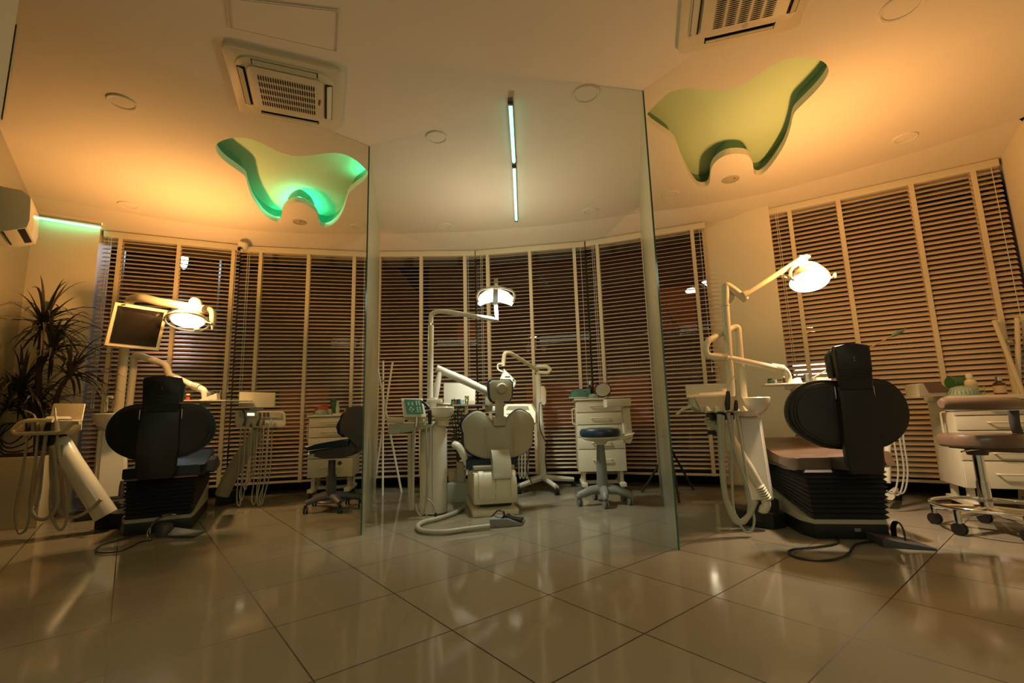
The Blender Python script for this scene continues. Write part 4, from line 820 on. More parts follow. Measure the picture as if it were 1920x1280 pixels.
bm = B(); tube(bm, [P(232, 662, 4.33), P(234, 625, 4.32), P(250, 612, 4.22)], .03, 10); obj('mount', bm, M_grey, t)
# tray on a jointed arm, behind the chair
YT = 4.38
t = thing('instrument_tray', 'pale tray on a jointed cream arm behind the left dental chair', 'tray', P(240, 773, YT))
bm = B(); tube(bm, bend([P(240, 778, YT), P(250, 690, YT), P(251, 667, YT), P(263, 667, YT), P(312, 684, YT), P(317, 704, YT), P(330, 708, YT), P(366, 725, YT), P(384, 731, YT), P(386, 757, YT)], .05, 5), 0.030, 12); obj('arm', bm, M_cream, t)
bm = B(); tube(bm, [P(362, 723, YT), P(374, 727, YT)], 0.036, 14); tube(bm, [P(316, 707, YT), P(325, 710, YT)], .036, 14); obj('sleeve', bm, M_beige, t)
bm = B(); a, b = P(330, 752, YT-.12), P(423, 752, YT-.12); prism(bm, [a, b, b+V((.1, .26, 0)), a+V((.1, .26, 0))], (0, 0, .010), .003); tr = obj('tray', bm, M_cream, t)
bm = B(); lathe(bm, [(.045, 0), (.04, -.03), (.02, -.035)], P(384, 756, YT), n=16); obj('tray_hub', bm, M_grey, t)
def bottle(px, py, Y, r, h, m, capm, label, name='bottle', cat='bottle', group=None, neck=.45):
    c = P(px, py, Y); t = thing(name, label, cat, c, 0, group); bm = B(); lathe(bm, [(r*.95, 0), (r, .004), (r, h*.62), (r*neck, h*.74), (r*neck, h*.8)], c, n=18); obj('body', bm, m, t)
    bm = B(); lathe(bm, [(r*neck*1.25, h*.78), (r*neck*1.25, h*.98), (r*neck, h)], c, n=14); obj('cap', bm, capm, t); return t
zt = (P(380, 752, YT-.12)).z+.011
def on(px, Y, z): # point on a support of height z, under pixel column px
    c = P(px, 740, Y); return V((c.x, c.y, z))
def bottle_at(c, r, h, m, capm, label, name='bottle', cat='bottle', group=None, neck=.45, lab=None):
    t = thing(name, label, cat, c, 0, group); bm = B(); lathe(bm, [(r*.95, 0), (r, .004), (r, h*.62), (r*neck, h*.74), (r*neck, h*.8)], c, n=18); obj('body', bm, m, t)
    bm = B(); lathe(bm, [(r*neck*1.25, h*.78), (r*neck*1.25, h*.98), (r*neck, h)], c, n=14); obj('cap', bm, capm, t)
    if lab: bm = B(); lathe(bm, [(r*1.02, h*.1), (r*1.02, h*.5)], c, n=18, caps=False); obj('label', bm, lab, t)
    return t
bottle_at(on(343, YT-.05, zt), .016, .042, M_green, M_black, 'tiny dark green jar on the tray behind the left dental chair', neck=.8)
bottle_at(on(353, YT-.05, zt), .017, .065, M_amber, M_cream, 'small red-labelled vial with a cream cap on the tray behind the left dental chair', neck=.8, lab=M_red)
c = on(392, YT+.02, zt); bm = B(); lathe(bm, [(.032, 0), (.034, .075), (.032, .078), (.030, .07), (.028, .004), (.001, .004)], c, n=24, caps=False); single('steel_cup', bm, M_steel, 'shiny steel cup on the tray behind the left dental chair', 'cup', org=c)
c = on(407, YT, zt); bm = B(); lathe(bm, [(.024, 0), (.040, .095), (.038, .095), (.022, .004), (.001, .004)], c, n=20, caps=False); single('plastic_cup', bm, M_glass, 'clear flared cup at the right end of the left tray', 'cup', org=c)
c = on(383, YT-.10, zt); bm = B(); prism(bm, [c+V((-.05, 0, .001)), c+V((.12, 0, .001)), c+V((.10, .02, .062))], (0, .05, .0)); single('folded_card', bm, M_label, 'folded cream card leaning on the left tray', 'card')

# planter and dracaena
px0 = V((-4.32, 3.92, 0)); bm = B(); pts = [V((-4.30, 3.92, 0)), V((-3.90, 3.96, 0)), V((-4.16, 4.40, 0)), V((-4.58, 4.27, 0))]
pts = [V((-4.22, 3.83, 0)), V((-3.86, 3.90, 0)), V((-4.22, 4.44, 0)), V((-4.55, 4.22, 0))]
t = thing('planter', 'cream box planter in the left corner holding the dark spiky plant', 'planter', V((-4.2, 4.08, 0)))
bm = B(); prism(bm, pts, (0, 0, .56), .006); obj('box', bm, M_cream, t)
ctr = sum(pts, V())/4; bm = B(); prism(bm, [ctr+(p-ctr)*.9+V((0, 0, .561)) for p in pts], (0, 0, .012)); obj('soil', bm, M_bark, t)
def leaf(bm, base, d, L, w, droop):
    d = d.normalized(); side = d.cross(V((0, 0, 1))); side = side.normalized() if side.length > .05 else V((1, 0, 0)); pr_ = None; p = base.copy(); v = d.copy(); N_ = 7
    for k in range(N_+1):
        f = k/N_; ww = w*(0.55+1.2*f)*(1-f)**.8 if f < 1 else 0.0005
        fold = V((0, 0, ww*.5)); cur = [bm.verts.new(p-side*ww+fold), bm.verts.new(p), bm.verts.new(p+side*ww+fold)]
        if pr_: bm.faces.new((pr_[0], pr_[1], cur[1], cur[0])); bm.faces.new((pr_[1], pr_[2], cur[2], cur[1]))
        pr_ = cur; p = p+v*(L/N_); v = (v+V((0, 0, -droop*(0.4+f)))).normalized()
random.seed(11)
t = thing('potted_dracaena', 'dark spiky dracaena with several leaf rosettes growing from the cream planter', 'potted plant', V((-4.2, 4.08, .573)))
yp = 4.02
def rosette(px, py, Y, n, L, dn=0.0):
    c = P(px, py, Y); bm = B()
    for k in range(n):
        a = 2*pi*k/n*2.4+random.uniform(-.2, .2); el = random.uniform(-.35, 1.3)
        d0 = V((cos(a)*cos(el), sin(a)*cos(el)*.8, sin(el))); k_ = d0.dot(wn); d0 = d0-wn*(k_*.55) if k_ < 0 else d0
        leaf(bm, c+V((0, 0, random.uniform(-.05, .05))), d0, L*random.uniform(.8, 1.2)*(.68 if k_ < -.3 else 1), .016, random.uniform(.10, .42))
    for v in bm.verts:
        for q0, nq in ((V((-3.58, 3.00, 0)), wn), (V((-4.62, 4.27, 0)), V((0.55, -0.835, 0)))):
            g_ = (v.co-q0).dot(nq)
            if g_ < 0.015: v.co += nq*(0.015-g_)
    return bm
stems = [([P(70, 846, yp), P(72, 760, yp), P(73, 700, yp), P(78, 615, yp)], .035), ([P(74, 700, yp), P(82, 672, yp), P(97, 662, yp)], .022), ([P(100, 770, yp), P(112, 730, yp), P(130, 703, yp)], .028), ([P(66, 800, yp), P(55, 760, yp), P(38, 735, yp)], .025), ([P(86, 846, yp), P(94, 800, yp), P(102, 760, yp)], .03)]
for pts_, r in stems:
    bm = B(); q = cm([p for p in pts_], 4); q = [max(p.z, .56) and p for p in q]; tube(bm, [V((p.x, p.y, max(p.z, .565))) for p in q], [r*(.75-.3*i/len(q)) for i in range(len(q))], 8); obj('trunk', bm, M_bark, t)
for px, py, n, L in ((80, 612, 60, .46), (97, 658, 44, .36), (131, 702, 50, .38), (38, 732, 60, .40), (68, 770, 44, .36), (18, 760, 40, .34)):
    obj('leaf_rosette', rosette(px, py, yp, n, L), M_leafd, t)
bm = B(); random.seed(2)
for k in range(4):
    c = P(20+k*6, 812+k*4, 3.72); R_ = .10+.02*k; tube(bm, [c+V((R_*1.1*cos(a), .02*sin(a*2+k), R_*.8*sin(a))) for a in [2*pi*j/24 for j in range(25)]], .006, 6, caps=False)
single('hose_coil', bm, M_black, 'coil of thin black hose beside the planter at the left photo edge', 'hose')

# left doctor's delivery unit
YD = 3.62
t = thing('delivery_unit', 'cream instrument table with hanging hoses on a thick slanting arm at the far left', 'dental unit', PZ(205, 985, 0))
bm = B(); tube(bm, [P(112, 828, YD+.02), P(135, 868, YD), P(199, 966, 3.72)], [.066, .068, .075], 20); obj('support_arm', bm, M_white, t)
a, b = PZ(176, 993, 0), PZ(238, 991, 0); bm = B(); prism(bm, [a, b, b+V((.0, .26, 0)), a+V((-.0, .26, 0))], (0, 0, .115), .012); obj('foot', bm, M_black, t)
def D(px, py, dy=0.0): return P(px, py, YD-.10+dy)
bm = B(); ol_ = [D(20, 812), D(24, 803), D(34, 793), D(46, 789), D(118, 789), D(134, 789), D(152, 789), D(154, 797), D(152, 808), D(134, 812), D(72, 815), D(28, 815)]
prism(bm, [D(46, 790, .03), D(154, 787, .05), D(153, 806, .05), D(132, 814, .04), D(28, 814, .02), D(26, 806, .02)], (-0.20, .22, 0), .012); obj('tray_body', bm, M_cream, t)
bm = B(); tube(bm, bend([D(150, 792), D(136, 792), D(124, 804), D(116, 811), D(30, 813), D(22, 808), D(30, 797), D(48, 788), D(100, 788)], .04), .012, 8, sq=1.4); obj('holder_rim', bm, M_cream, t)
bm = B(); slab(bm, [D(103, 757, .24), D(161, 757.5, .24), D(155, 789, .18), D(94, 789, .18)], -.012, .003); pn = obj('control_panel', bm, M_cream, t)
for i, (x, m) in enumerate(((108, M_grey), (121, M_black), (133.5, M_beige))):
    for j in range(2):
        bm = B(); slab(bm, [D(x-j*.5, 764+j*4, .222), D(x+10, 764+j*4, .222), D(x+9.5, 767+j*4, .222), D(x-.5-j*.5, 767+j*4, .222)], -.004); obj('button', bm, m, parent=pn)
bm = B(); slab(bm, [D(90, 783, .06), D(133, 783, .06), D(136, 788, .03), D(84, 788, .03)], -.014, .004); obj('towel_pad', bm, M_white, t)
bm = B(); box(bm, D(95, 824, .1), (.16, .10, .09), None, .01); obj('arm_bracket', bm, M_black, t)
for pts_, m in (([(52, 808), (52, 797), (51, 786), (55, 777), (62, 775)], M_black), ([(70, 808), (68, 792), (64, 778), (56, 773), (47, 770)], M_grey), ([(88, 808), (90, 797), (93, 788)], M_black), ([(108, 808), (107, 795), (104, 778), (103, 764)], M_cream)):
    bm = B(); q = [D(x, y, .02) for x, y in pts_]; n_ = len(q); tube(bm, q, [.016, .014]+[.006]*(n_-2) if m is not M_black or n_ > 3 else [.02, .018, .014], 8); obj('handpiece', bm, m, t)
hoses = [[(51.7, 816), (42, 888), (29.5, 951), (31.6, 990), (40, 999.5), (52.8, 982), (61, 919), (70.7, 816)],
 [(86.5, 816), (78, 866), (61, 919), (58, 951), (65.4, 968), (78, 974), (92.8, 968), (107.6, 946), (108.7, 919), (101, 841)],
 [(107.6, 816), (103, 866), (95, 919), (95, 961), (109.7, 992), (122, 984), (126.6, 951), (120, 888), (117, 833)],
 [(70, 816), (66, 870), (58, 930), (64, 955), (74, 930), (80, 870), (82, 820)],
 [(96, 835), (97, 900), (104, 945), (125, 968), (150, 966), (175, 950), (190, 935)]]
for i, h in enumerate(hoses):
    bm = B(); tube(bm, cm([D(x, y, .02+.015*i) for x, y in h], 5), .0125 if i in (1, 4) else .0085, 8); obj('hose', bm, M_hose, t)
# assistant delivery, right of the left chair
YA = 4.55
def A(px, py, dy=0.0): return P(px, py, YA+dy)
t = thing('delivery_unit', 'cream instrument console with a blank raised panel on a leaning arm', 'dental unit', PZ(417, 948, 0))
a, b = PZ(403, 950, 0), PZ(431, 946, 0); bm = B(); prism(bm, [a, b, b+V((0, .15, 0)), a+V((0, .15, 0))], (0, 0, .13), .012); obj('foot', bm, M_black, t)
bm = B(); tube(bm, [A(416, 928, .1), A(433, 890, .1), A(452, 858, .1), A(472, 832, .08), A(486, 806, .05)], [.065, .068, .070, .066, .06], 16, sq=.75); obj('support_arm', bm, M_beige, t)
bm = B(); prism(bm, [A(441, 770), A(530, 770.5), A(535.5, 775), A(536, 796), A(531, 801), A(447, 802), A(440, 797)], (-0.06, .12, 0), .012); bd = obj('console', bm, M_cream, t)
bm = B(); slab(bm, [A(449, 771.5, -.006), A(528, 772.5, -.006), A(528, 783, -.006), A(449, 782.5, -.006)], -.006); pn = obj('control_strip', bm, M_beige, parent=bd)
bm = B(); slab(bm, [A(464, 774, -.012), A(477, 774.3, -.012), A(477, 779, -.012), A(464, 778.8, -.012)], -.004); obj('display', bm, M_lcd, t)
for x in (485, 493, 500): bm = B(); slab(bm, [A(x, 773, -.012), A(x+5, 773, -.012), A(x+5, 781, -.012), A(x, 781, -.012)], -.003); obj('button', bm, M_dgrey, t)
bm = B(); slab(bm, [A(451, 734.5), A(517, 736), A(516, 763.5), A(449, 762.5)], -.018, .004); obj('raised_panel', bm, M_cream, t)
bm = B(); box(bm, A(481, 767, .02), (.12, .03, .03), None, .004); obj('panel_hinge', bm, M_beige, t)
for i, (x, pts_) in enumerate(((458, [(457, 798), (460, 788), (460, 778), (456, 769), (448, 767)]), (470, [(470, 800), (471, 793)]), (482, [(482, 798), (485, 789), (488, 781)]), (494, [(494, 797), (494.5, 790), (495, 785)]), (506, [(506, 798), (508, 790), (509, 785)]), (518, [(518, 800), (517, 794)]))):
    bm = B(); tube(bm, [A(*p, -.02) for p in pts_], [.014]+[.010]*(len(pts_)-2)+[.005], 8); obj('handpiece', bm, M_dgrey if i < 4 else M_steel, t)
for i, (x, xb, yb_) in enumerate(((452, 446, 948), (461, 451, 938), (472, 458, 918), (483, 474, 946), (495, 484, 948), (504, 488, 946))):
    bm = B(); tube(bm, cm([A(x, 802, -.02), A(x-3, 850, -.02), A(x-6-i*.3, 900, -.02), A(xb-2, yb_-12, -.02), A(xb+2, yb_, -.02), A(xb+6, yb_-12, .0), A(x+1, 890, .02), A(x+5, 840, .03), A(x+6, 804, .03)], 4), .0055, 6); obj('hose', bm, M_hose, t)
# a sculpted stool, dark, in the left bay
def caster(c, parent, r=.028, m=M_black):
    bm = B(); ax = V((1, .3, 0)).normalized()
    for s in (-1, 1): lathe(bm, [(r*.4, -.008), (r, -.006), (r, .006), (r*.4, .008)], V(c)+ax*s*.012+V((0, 0, r)), axis=ax, n=18)
    box(bm, V(c)+V((0, 0, r*1.9)), (.02, .02, .03)); return obj('caster', bm, m, parent)
S0 = V((-1.62, 4.28, 0)); ys = 4.28
def Q(px, py, dy=0.0): return P(px, py, ys+dy)
t = thing('dental_stool', 'dark stool with navy seat and curved backrest against the left glass partition', 'stool', S0)
bm = B(); lathe(bm, [(.045, .10), (.043, .30), (.033, .30), (.030, .43)], Q(622, 930)*0+V((Q(622, 880).x, ys, 0)), n=20); obj('column', bm, M_dgrey, t)
hc = V((Q(622, 900).x, ys, .07)); ends = [(573, 950, -.12), (637, 950, -.14), (676, 938, .1), (652, 930, .25), (590, 932, .22)]
for x, y, dy in ends:
    e_ = Q(x, y, dy); e_.z = .085; bm = B(); tube(bm, [hc+V((0, 0, .055)), hc.lerp(e_, .5)+V((0, 0, .035)), e_], [.042, .034, .024], 10, sq=.7); obj('leg', bm, M_dgrey, t); caster((e_.x, e_.y, 0), t)
bm = B(); lathe(bm, [(.12, .075), (.13, .085), (.12, .095)], V((hc.x, hc.y, 0)), n=24); obj('hub_ring', bm, M_dgrey, t)
bm = B(); prism(bm, [Q(570, 836, -.17), Q(574, 845, -.17), Q(652, 835, -.17), Q(654, 823, -.17), Q(640, 824, -.17), Q(610, 829, -.17), Q(590, 833, -.17)], (0, .34, 0), .015); obj('seat', bm, M_navy, t)
bm = B(); prism(bm, [Q(578, 846, -.13), Q(588, 856, -.13), Q(604, 860, -.13), Q(644, 858, -.13), Q(658, 852, -.13), Q(672, 840, -.13), Q(679, 820, -.13), Q(655, 826, -.13), Q(650, 838, -.13)], (0, .26, 0), .012); obj('seat_shell', bm, M_dgrey, t)
bm = B(); prism(bm, [Q(650, 764, -.15), Q(660, 761, -.15), Q(679, 761, -.15), Q(681, 800, -.15), Q(679, 828, -.15), Q(668, 845, -.15), Q(657, 818, -.15), Q(638, 816, -.15), Q(636, 796, -.15), Q(640, 783, -.15)], (0, .30, 0), .02); obj('backrest_shell', bm, M_dgrey, t)
bm = B(); prism(bm, [Q(648, 765, -.13), Q(642, 779, -.13), Q(633, 790, -.13), Q(629, 800, -.13), Q(632, 813, -.13), Q(640, 819, -.13), Q(646, 800, -.13), Q(656, 770, -.13)], (0, .26, 0), .015); obj('back_cushion', bm, M_navy, t)
bm = B(); tube(bm, [Q(580, 852, -.14), Q(592, 852, -.12)], .008, 8); sphere(bm, Q(580, 852, -.14), .016); obj('lever', bm, M_steel, t)
bm = B(); sphere(bm, Q(637, 868, -.02), .018); obj('knob', bm, M_dgrey, t)

# ================================================================== drawer carts
def cart(loc, yaw, w, d, z0, z1, nd, label, fm=M_cream, top=.02):
    t = thing('drawer_cart', label, 'drawer cart', (loc[0], loc[1], 0), yaw, None); L = dict(parent=t, local=True)
    bm = LB(); box(bm, (0, d/2+.012, (z0+z1)/2), (w, d, z1-z0), None, .004); obj('cabinet', bm, fm, **L)
    bm = LB(); box(bm, (0, d/2, z1+top/2), (w+.03, d+.05, top), None, .004); obj('worktop', bm, fm, **L)
    hs = [(z1-z0)/nd]*nd; z = z1-.004
    for k in range(nd):
        h = hs[k]*(.86 if k < nd-1 else 1+.14*(nd-1)); bm = LB(); box(bm, (0, .0, z-h/2+.002), (w-.012, .02, h-.008), None, .003); dr = obj('drawer', bm, fm, **L)
        bm = LB(); hz_ = z-h*.45; tube(bm, bend([V((-.09, -.008, hz_)), V((-.09, -.035, hz_)), V((.09, -.035, hz_)), V((.09, -.008, hz_))], .012, 3), .006, 8); obj('handle', bm, M_cream, parent=dr, local=True)
        z -= h
    for s in (-1, 1):
        bm = LB(); box(bm, (s*(w/2-.05), .07, z0/2+.05), (.035, .04, z0-.06)); box(bm, (s*(w/2-.05), d-.07, z0/2+.05), (.035, .04, z0-.06)); box(bm, (s*(w/2-.05), d/2-.02, .075), (.055, d+.08, .035), None, .004); obj('leg_frame', bm, fm, **L)
        for y in (-.03, d-.03):
            bm = LB(); lathe(bm, [(.012, -.01), (.028, -.008), (.028, .008), (.012, .01)], (s*(w/2-.05), y, .028), axis=(1, 0, 0), n=16); obj('caster', bm, M_black, **L)
    bm = LB(); box(bm, (0, d/2, .08), (w-.1, .04, .03)); obj('stretcher', bm, fm, **L)
    bm = LB(); tube(bm, bend([V((-w/2, .10, z1-.08)), V((-w/2-.035, .10, z1-.08)), V((-w/2-.035, .10, z1-.24)), V((-w/2, .10, z1-.24))], .02, 3), .006, 8); obj('side_handle', bm, M_cream, **L)
    return t
cart((-1.92, 4.95), radians(8), .46, .34, .20, .82, 5, 'cream drawer cart behind the dark stool in the left bay', M_cream)
cart((0.875, 4.80), radians(-4), .48, .31, .20, .91, 5, 'cream drawer cart behind the round-based stool in the middle bay', M_cream)
cart((3.42, 3.31), radians(-22), .54, .38, .19, .80, 5, 'wide cream drawer cart behind the chrome stool in the right bay', M_cream, top=.035)
def dome(c, R_, m, label, name='mixing_bowl', cat='bowl'):
    bm = B(); lathe(bm, [(R_, 0), (R_*1.02, .006), (R_*.92, R_*.35), (R_*.65, R_*.62), (R_*.3, R_*.74), (.002, R_*.77)], c, n=28); o = single(name, bm, m, label, cat, org=c)
    bm = B()
    for row, (rr, zz) in enumerate(((.99, .14), (.955, .26), (.86, .40))):
        for k in range(26):
            a = 2*pi*k/26; box(bm, V(c)+V((R_*rr*1.005*cos(a), R_*rr*1.005*sin(a), R_*zz)), (.004, .004, .006))
    obj('perforations', bm, M_dgrey, o); return o
z1 = .841
dome(on(603, 5.03, z1), .075, M_mintp, 'pale green perforated dome on the left drawer cart')
c = on(609, 5.16, z1); bm = B(); lathe(bm, [(.10, 0), (.11, .02), (.10, .06), (.08, .09), (.03, .105), (.001, .108)], c, n=24); single('red_case', bm, M_red, 'rounded red case behind the pale green dome on the left drawer cart', 'case', org=c)
bottle_at(on(619, 5.10, z1), .024, .085, M_label, M_black, 'short bottle with a dark cap on the left drawer cart')
bottle_at(on(625.5, 5.13, z1), .030, .175, M_green, M_green, 'tall green bottle on the left drawer cart', neck=.9)
bottle_at(on(632.5, 5.15, z1), .026, .135, M_cream, M_cream, 'cream plastic bottle beside the tall green bottle', neck=.6)
c = on(637, 5.06, z1); bm = B(); box(bm, c+V((0, 0, .006)), (.13, .03, .012), Matrix.Rotation(.2, 3, 'Z'), .003); single('tweezers_tray', bm, M_white, 'small white dish at the right end of the left drawer cart', 'dish')
z1 = .931; cyy = 4.90
c = on(1086, cyy, z1); t = thing('tissue_dispenser', 'curved grey-topped dispenser at the left end of the middle drawer cart', 'dispenser', c)
bm = B(); prism(bm, [c+V((-.10, 0, z)) for z in (0, .015)]+[c+V((-.08, 0, .06)), c+V((-.05, 0, .10)), c+V((.04, 0, .105)), c+V((.09, 0, .04)), c+V((.09, 0, 0))], (0, .16, 0), .006); obj('body', bm, M_teal2, t)
bm = B(); box(bm, c+V((-.02, -.02, .010)), (.19, .05, .010), None, .003); obj('lip', bm, M_white, t)
c = on(1103, cyy+.05, z1); bm = B(); box(bm, c+V((0, 0, .055)), (.05, .05, .10), None, .006); single('teal_box', bm, M_teal2, 'small upright teal box on the middle drawer cart', 'box')
bottle_at(on(1107, cyy+.09, z1), .022, .19, M_black, M_white, 'dark bottle with a white cap, tallest on the middle drawer cart')
dome(on(1112, cyy-.03, z1), .062, M_mintp, 'pale green perforated dome on the middle drawer cart')
t = thing('hand_mirror', 'oval hand mirror in a black frame leaning on the middle drawer cart', 'mirror', on(1131, cyy, z1)); c = on(1131, cyy, z1)+V((0, 0, .085))
bm = B(); lathe(bm, [(.075, -.006), (.078, 0), (.075, .006)], (0, 0, 0), n=32, sx=1.15); xf(bm, Matrix.Translation(c) @ Matrix.Rotation(radians(-25), 4, 'Y') @ Matrix.Rotation(radians(75), 4, 'X')); fr_ = obj('frame', bm, M_black, t)
bm = B(); lathe(bm, [(.068, .0065), (.068, .008)], (0, 0, 0), n=32, sx=1.15); xf(bm, Matrix.Translation(c) @ Matrix.Rotation(radians(-25), 4, 'Y') @ Matrix.Rotation(radians(75), 4, 'X')); obj('glass', bm, M_steel, t)
bm = B(); lathe(bm, [(.001, .002), (.02, .001), (.02, .02), (.014, .11), (.006, .16)], on(1117, cyy+.06, z1), n=14); single('spray_bottle', bm, M_red, 'thin reddish instrument handle standing behind the middle dome', 'instrument', org=on(1117, cyy+.06, z1))
# things on the right cart
z1 = .836; yc = 3.42
def onR(px, dy): c = P(px, 740, yc+dy); return V((c.x, c.y, z1))
c = onR(1760, .05); t = thing('paper_dispenser', 'brown slant-topped dispenser box at the left end of the right drawer cart', 'dispenser', c)
bm = B(); prism(bm, [c+V((-.14, 0, 0)), c+V((-.14, 0, .085)), c+V((-.12, 0, .10)), c+V((.02, 0, .10)), c+V((.11, 0, .02)), c+V((.11, 0, 0))], (.03, .16, 0), .006); obj('body', bm, M_beige, t)
bm = B(); prism(bm, [c+V((-.10, -.004, .10)), c+V((.02, -.004, .102)), c+V((.10, -.004, .028)), c+V((-.07, -.004, .028))], (.03, .17, .004), .003); obj('lid', bm, M_brown, t)
dome(onR(1806, .02), .095, M_mintp, 'large pale green perforated dome on the right drawer cart')
c = onR(1799, .16); t = thing('tape_roll', 'green roll lying behind the dome on the right drawer cart', 'roll', c)
bm = B(); lathe(bm, [(.045, -.06), (.05, -.055), (.05, .055), (.045, .06)], c+V((0, 0, .10)), axis=(1, 0, 0), n=24); obj('roll', bm, M_green, t)
bm = B(); box(bm, c+V((0, 0, .025)), (.10, .06, .05), None, .004); obj('holder', bm, M_teal2, t)
bottle_at(onR(1823, .10), .038, .165, M_cream, M_white, 'cream squeeze bottle right of the dome on the right drawer cart', lab=M_label)
c = onR(1838, .12); bm = B(); lathe(bm, [(.028, 0), (.032, .07), (.030, .07), (.026, .004), (.001, .004)], c, n=20, caps=False); single('drinking_glass', bm, M_glass, 'clear glass tumbler on the right drawer cart', 'glass', org=c)
bottle_at(onR(1877, .12), .036, .135, M_amber, M_chrome, 'brown medicine bottle with a pale label on the right drawer cart', lab=M_label)

# ================================================================== coat stands
def stand(name, label, poles, r, base, m, knot=None, cat='coat stand'):
    t = thing(name, label, cat, base)
    for a, b in poles: bm = B(); tube(bm, [a, b], r, 10); obj('pole', bm, m, t)
    if knot is not None: bm = B(); sphere(bm, knot, r*1.7, (1, 1, .7)); obj('knot', bm, M_steel, t)
    return t
yk = 5.02; f0 = lambda px, dy: V((P(px, 900, yk+dy).x, yk+dy, 0.0))
K = P(718, 713, yk)
stand('coat_stand', 'white coat stand of crossed poles beside the left glass partition in the middle bay', [(f0(718, -.05), P(718.5, 676, yk+.02)), (f0(753, .15), P(708, 690, yk-.02)), (f0(700, .15), P(736, 679, yk-.03))], .0115, V((K.x, K.y, 0)), M_white, K)
yk = 3.68; K = P(1891, 641, yk)
fr = lambda px, dy: V((P(px, 900, yk+dy).x, yk+dy, 0.0))
stand('coat_stand', 'cream coat stand of crossed poles behind the right drawer cart', [(V((K.x-.02, K.y-.05, 0)), P(1918, 590, yk+.02)), (V((K.x+.09, K.y-.1, 0)), P(1864, 600, yk)), (V((K.x+.06, K.y+.03, 0)), P(1874, 599, yk+.03)), (V((K.x-.12, K.y+.02, 0)), P(1907, 596, yk-.02))], .017, V((K.x, K.y, 0)), M_cream, K)
# easel-like black tripod half hidden by the right partition
yk = 4.72; top = P(1256, 838, yk); t = thing('light_tripod', 'low black tripod stand half hidden behind the right glass partition', 'tripod', V((top.x, top.y, 0)))
for px, dy in ((1201, 0.0), (1299, .05), (1270, -.55)): q = V((P(px, 895, yk+dy).x, yk+dy, 0.0)); bm = B(); tube(bm, [top, q], .011, 8); obj('leg', bm, M_black, t)
bm = B(); tube(bm, [top+V((0, 0, -.22)), top+V((0, 0, .25))], .014, 10); obj('post', bm, M_black, t)

# ================================================================== middle bay: water column, control head, tray, x-ray stand
t = thing('cuspidor_unit', 'round white water column with a basin left of the cream dental chair', 'dental unit', PZ(813, 967, 0))
cc = V((P(813, 900, 4.05).x, 4.05, 0)); zt_ = P(813, 809, 4.05).z
bm = B(); lathe(bm, [(.113, .008), (.115, .02), (.115, zt_)], cc, n=40); obj('column', bm, M_white, t)
bm = B(); lathe(bm, [(.116, zt_), (.112, zt_+.012), (.085, zt_+.10), (.06, zt_+.105)], cc, n=40); obj('shoulder', bm, M_cream, t)
bm = B(); tube(bm, [cc+V((.01, -.1165, .02)), cc+V((.01, -.1165, zt_))], .0016, 4); obj('seam', bm, M_dgrey, t)
bc = P(829, 764, 4.0); bm = B(); lathe(bm, [(.05, -.09), (.075, -.075), (.098, -.05), (.103, 0), (.099, .005), (.09, 0), (.07, -.04), (.01, -.05)], bc, n=36); obj('basin', bm, M_white, t)
bm = B(); lathe(bm, [(.055, -.15), (.06, -.10), (.085, -.095), (.05, -.085)], bc, n=24); obj('basin_neck', bm, M_cream, t)
bm = B(); box(bm, P(815, 752, 4.08), (.13, .10, .035), None, .008); box(bm, P(812, 758, 4.08), (.06, .08, .12), None, .008); obj('pole_block', bm, M_white, t)
t = thing('suction_boom', 'thick white sloping boom rising behind the pole of the middle lamp', 'dental boom', P(816, 748, 4.2))
bm = B(); tube(bm, [P(818, 690, 4.22), P(870, 713, 4.3), P(925, 739, 4.4)], [.034, .037, .034], 16); obj('upper_arm', bm, M_white, t)
bm = B(); tube(bm, [P(815, 752, 4.2), P(819, 725, 4.2), P(823, 705, 4.21), P(825, 697, 4.22)], [.028, .03, .024, .016], 12); obj('lower_arm', bm, M_white, t)
bm = B(); box(bm, P(914, 750, 4.38), (.04, .04, .10), None, .006); obj('arm_drop', bm, M_pgg, t)
YB = 4.5
t = thing('instrument_tray', 'long white tray with an upright blank screen left of the cream chair headrest', 'tray', P(880, 762, YB))
bm = B(); prism(bm, [P(848, 761, YB-.1), P(922, 760, YB-.1), P(922, 760, YB-.1)+V((0, .28, 0)), P(848, 761, YB-.1)+V((0, .28, 0))], (0, 0, .014), .004); obj('tray', bm, M_white, t)
bm = B(); slab(bm, [P(832.5, 717.5, YB+.2), P(892, 718.5, YB+.2), P(891, 757, YB+.2), P(832.5, 757, YB+.2)], -.02, .004); obj('screen_panel', bm, M_white, t)
bm = B(); tube(bm, [P(848, 758, YB+.15), P(822, 757, YB-.2)], .012, 8); tube(bm, [P(848, 758, YB+.15), P(866, 757, YB+.15)], .012, 8); obj('support_bar', bm, M_cream, t)
zt = P(880, 761, YB-.1).z+.0145
bottle_at(on(849, YB+.08, zt), .018, .058, M_green, M_black, 'dark green jar on the middle tray, leftmost', neck=.8)
bottle_at(on(854, YB+.08, zt), .015, .075, M_amber, M_white, 'dark vial with a white round cap on the middle tray', neck=.8)
bottle_at(on(860, YB+.08, zt), .020, .058, M_navy, M_navy, 'blue-black jar on the middle tray', neck=.8)
c = on(866, YB+.08, zt); bm = B(); lathe(bm, [(.015, 0), (.022, .05), (.02, .05), (.013, .003), (.001, .003)], c, n=18, caps=False); single('mint_cup', bm, M_mintp, 'little mint cup beside the blue-black jar on the middle tray', 'cup', org=c)
c = on(875, YB+.06, zt); bm = B(); lathe(bm, [(.020, 0), (.022, .085), (.020, .088), (.018, .08), (.016, .004), (.001, .004)], c, n=24, caps=False); single('steel_cup', bm, M_chrome, 'shiny tall steel cup on the middle tray', 'cup', org=c)
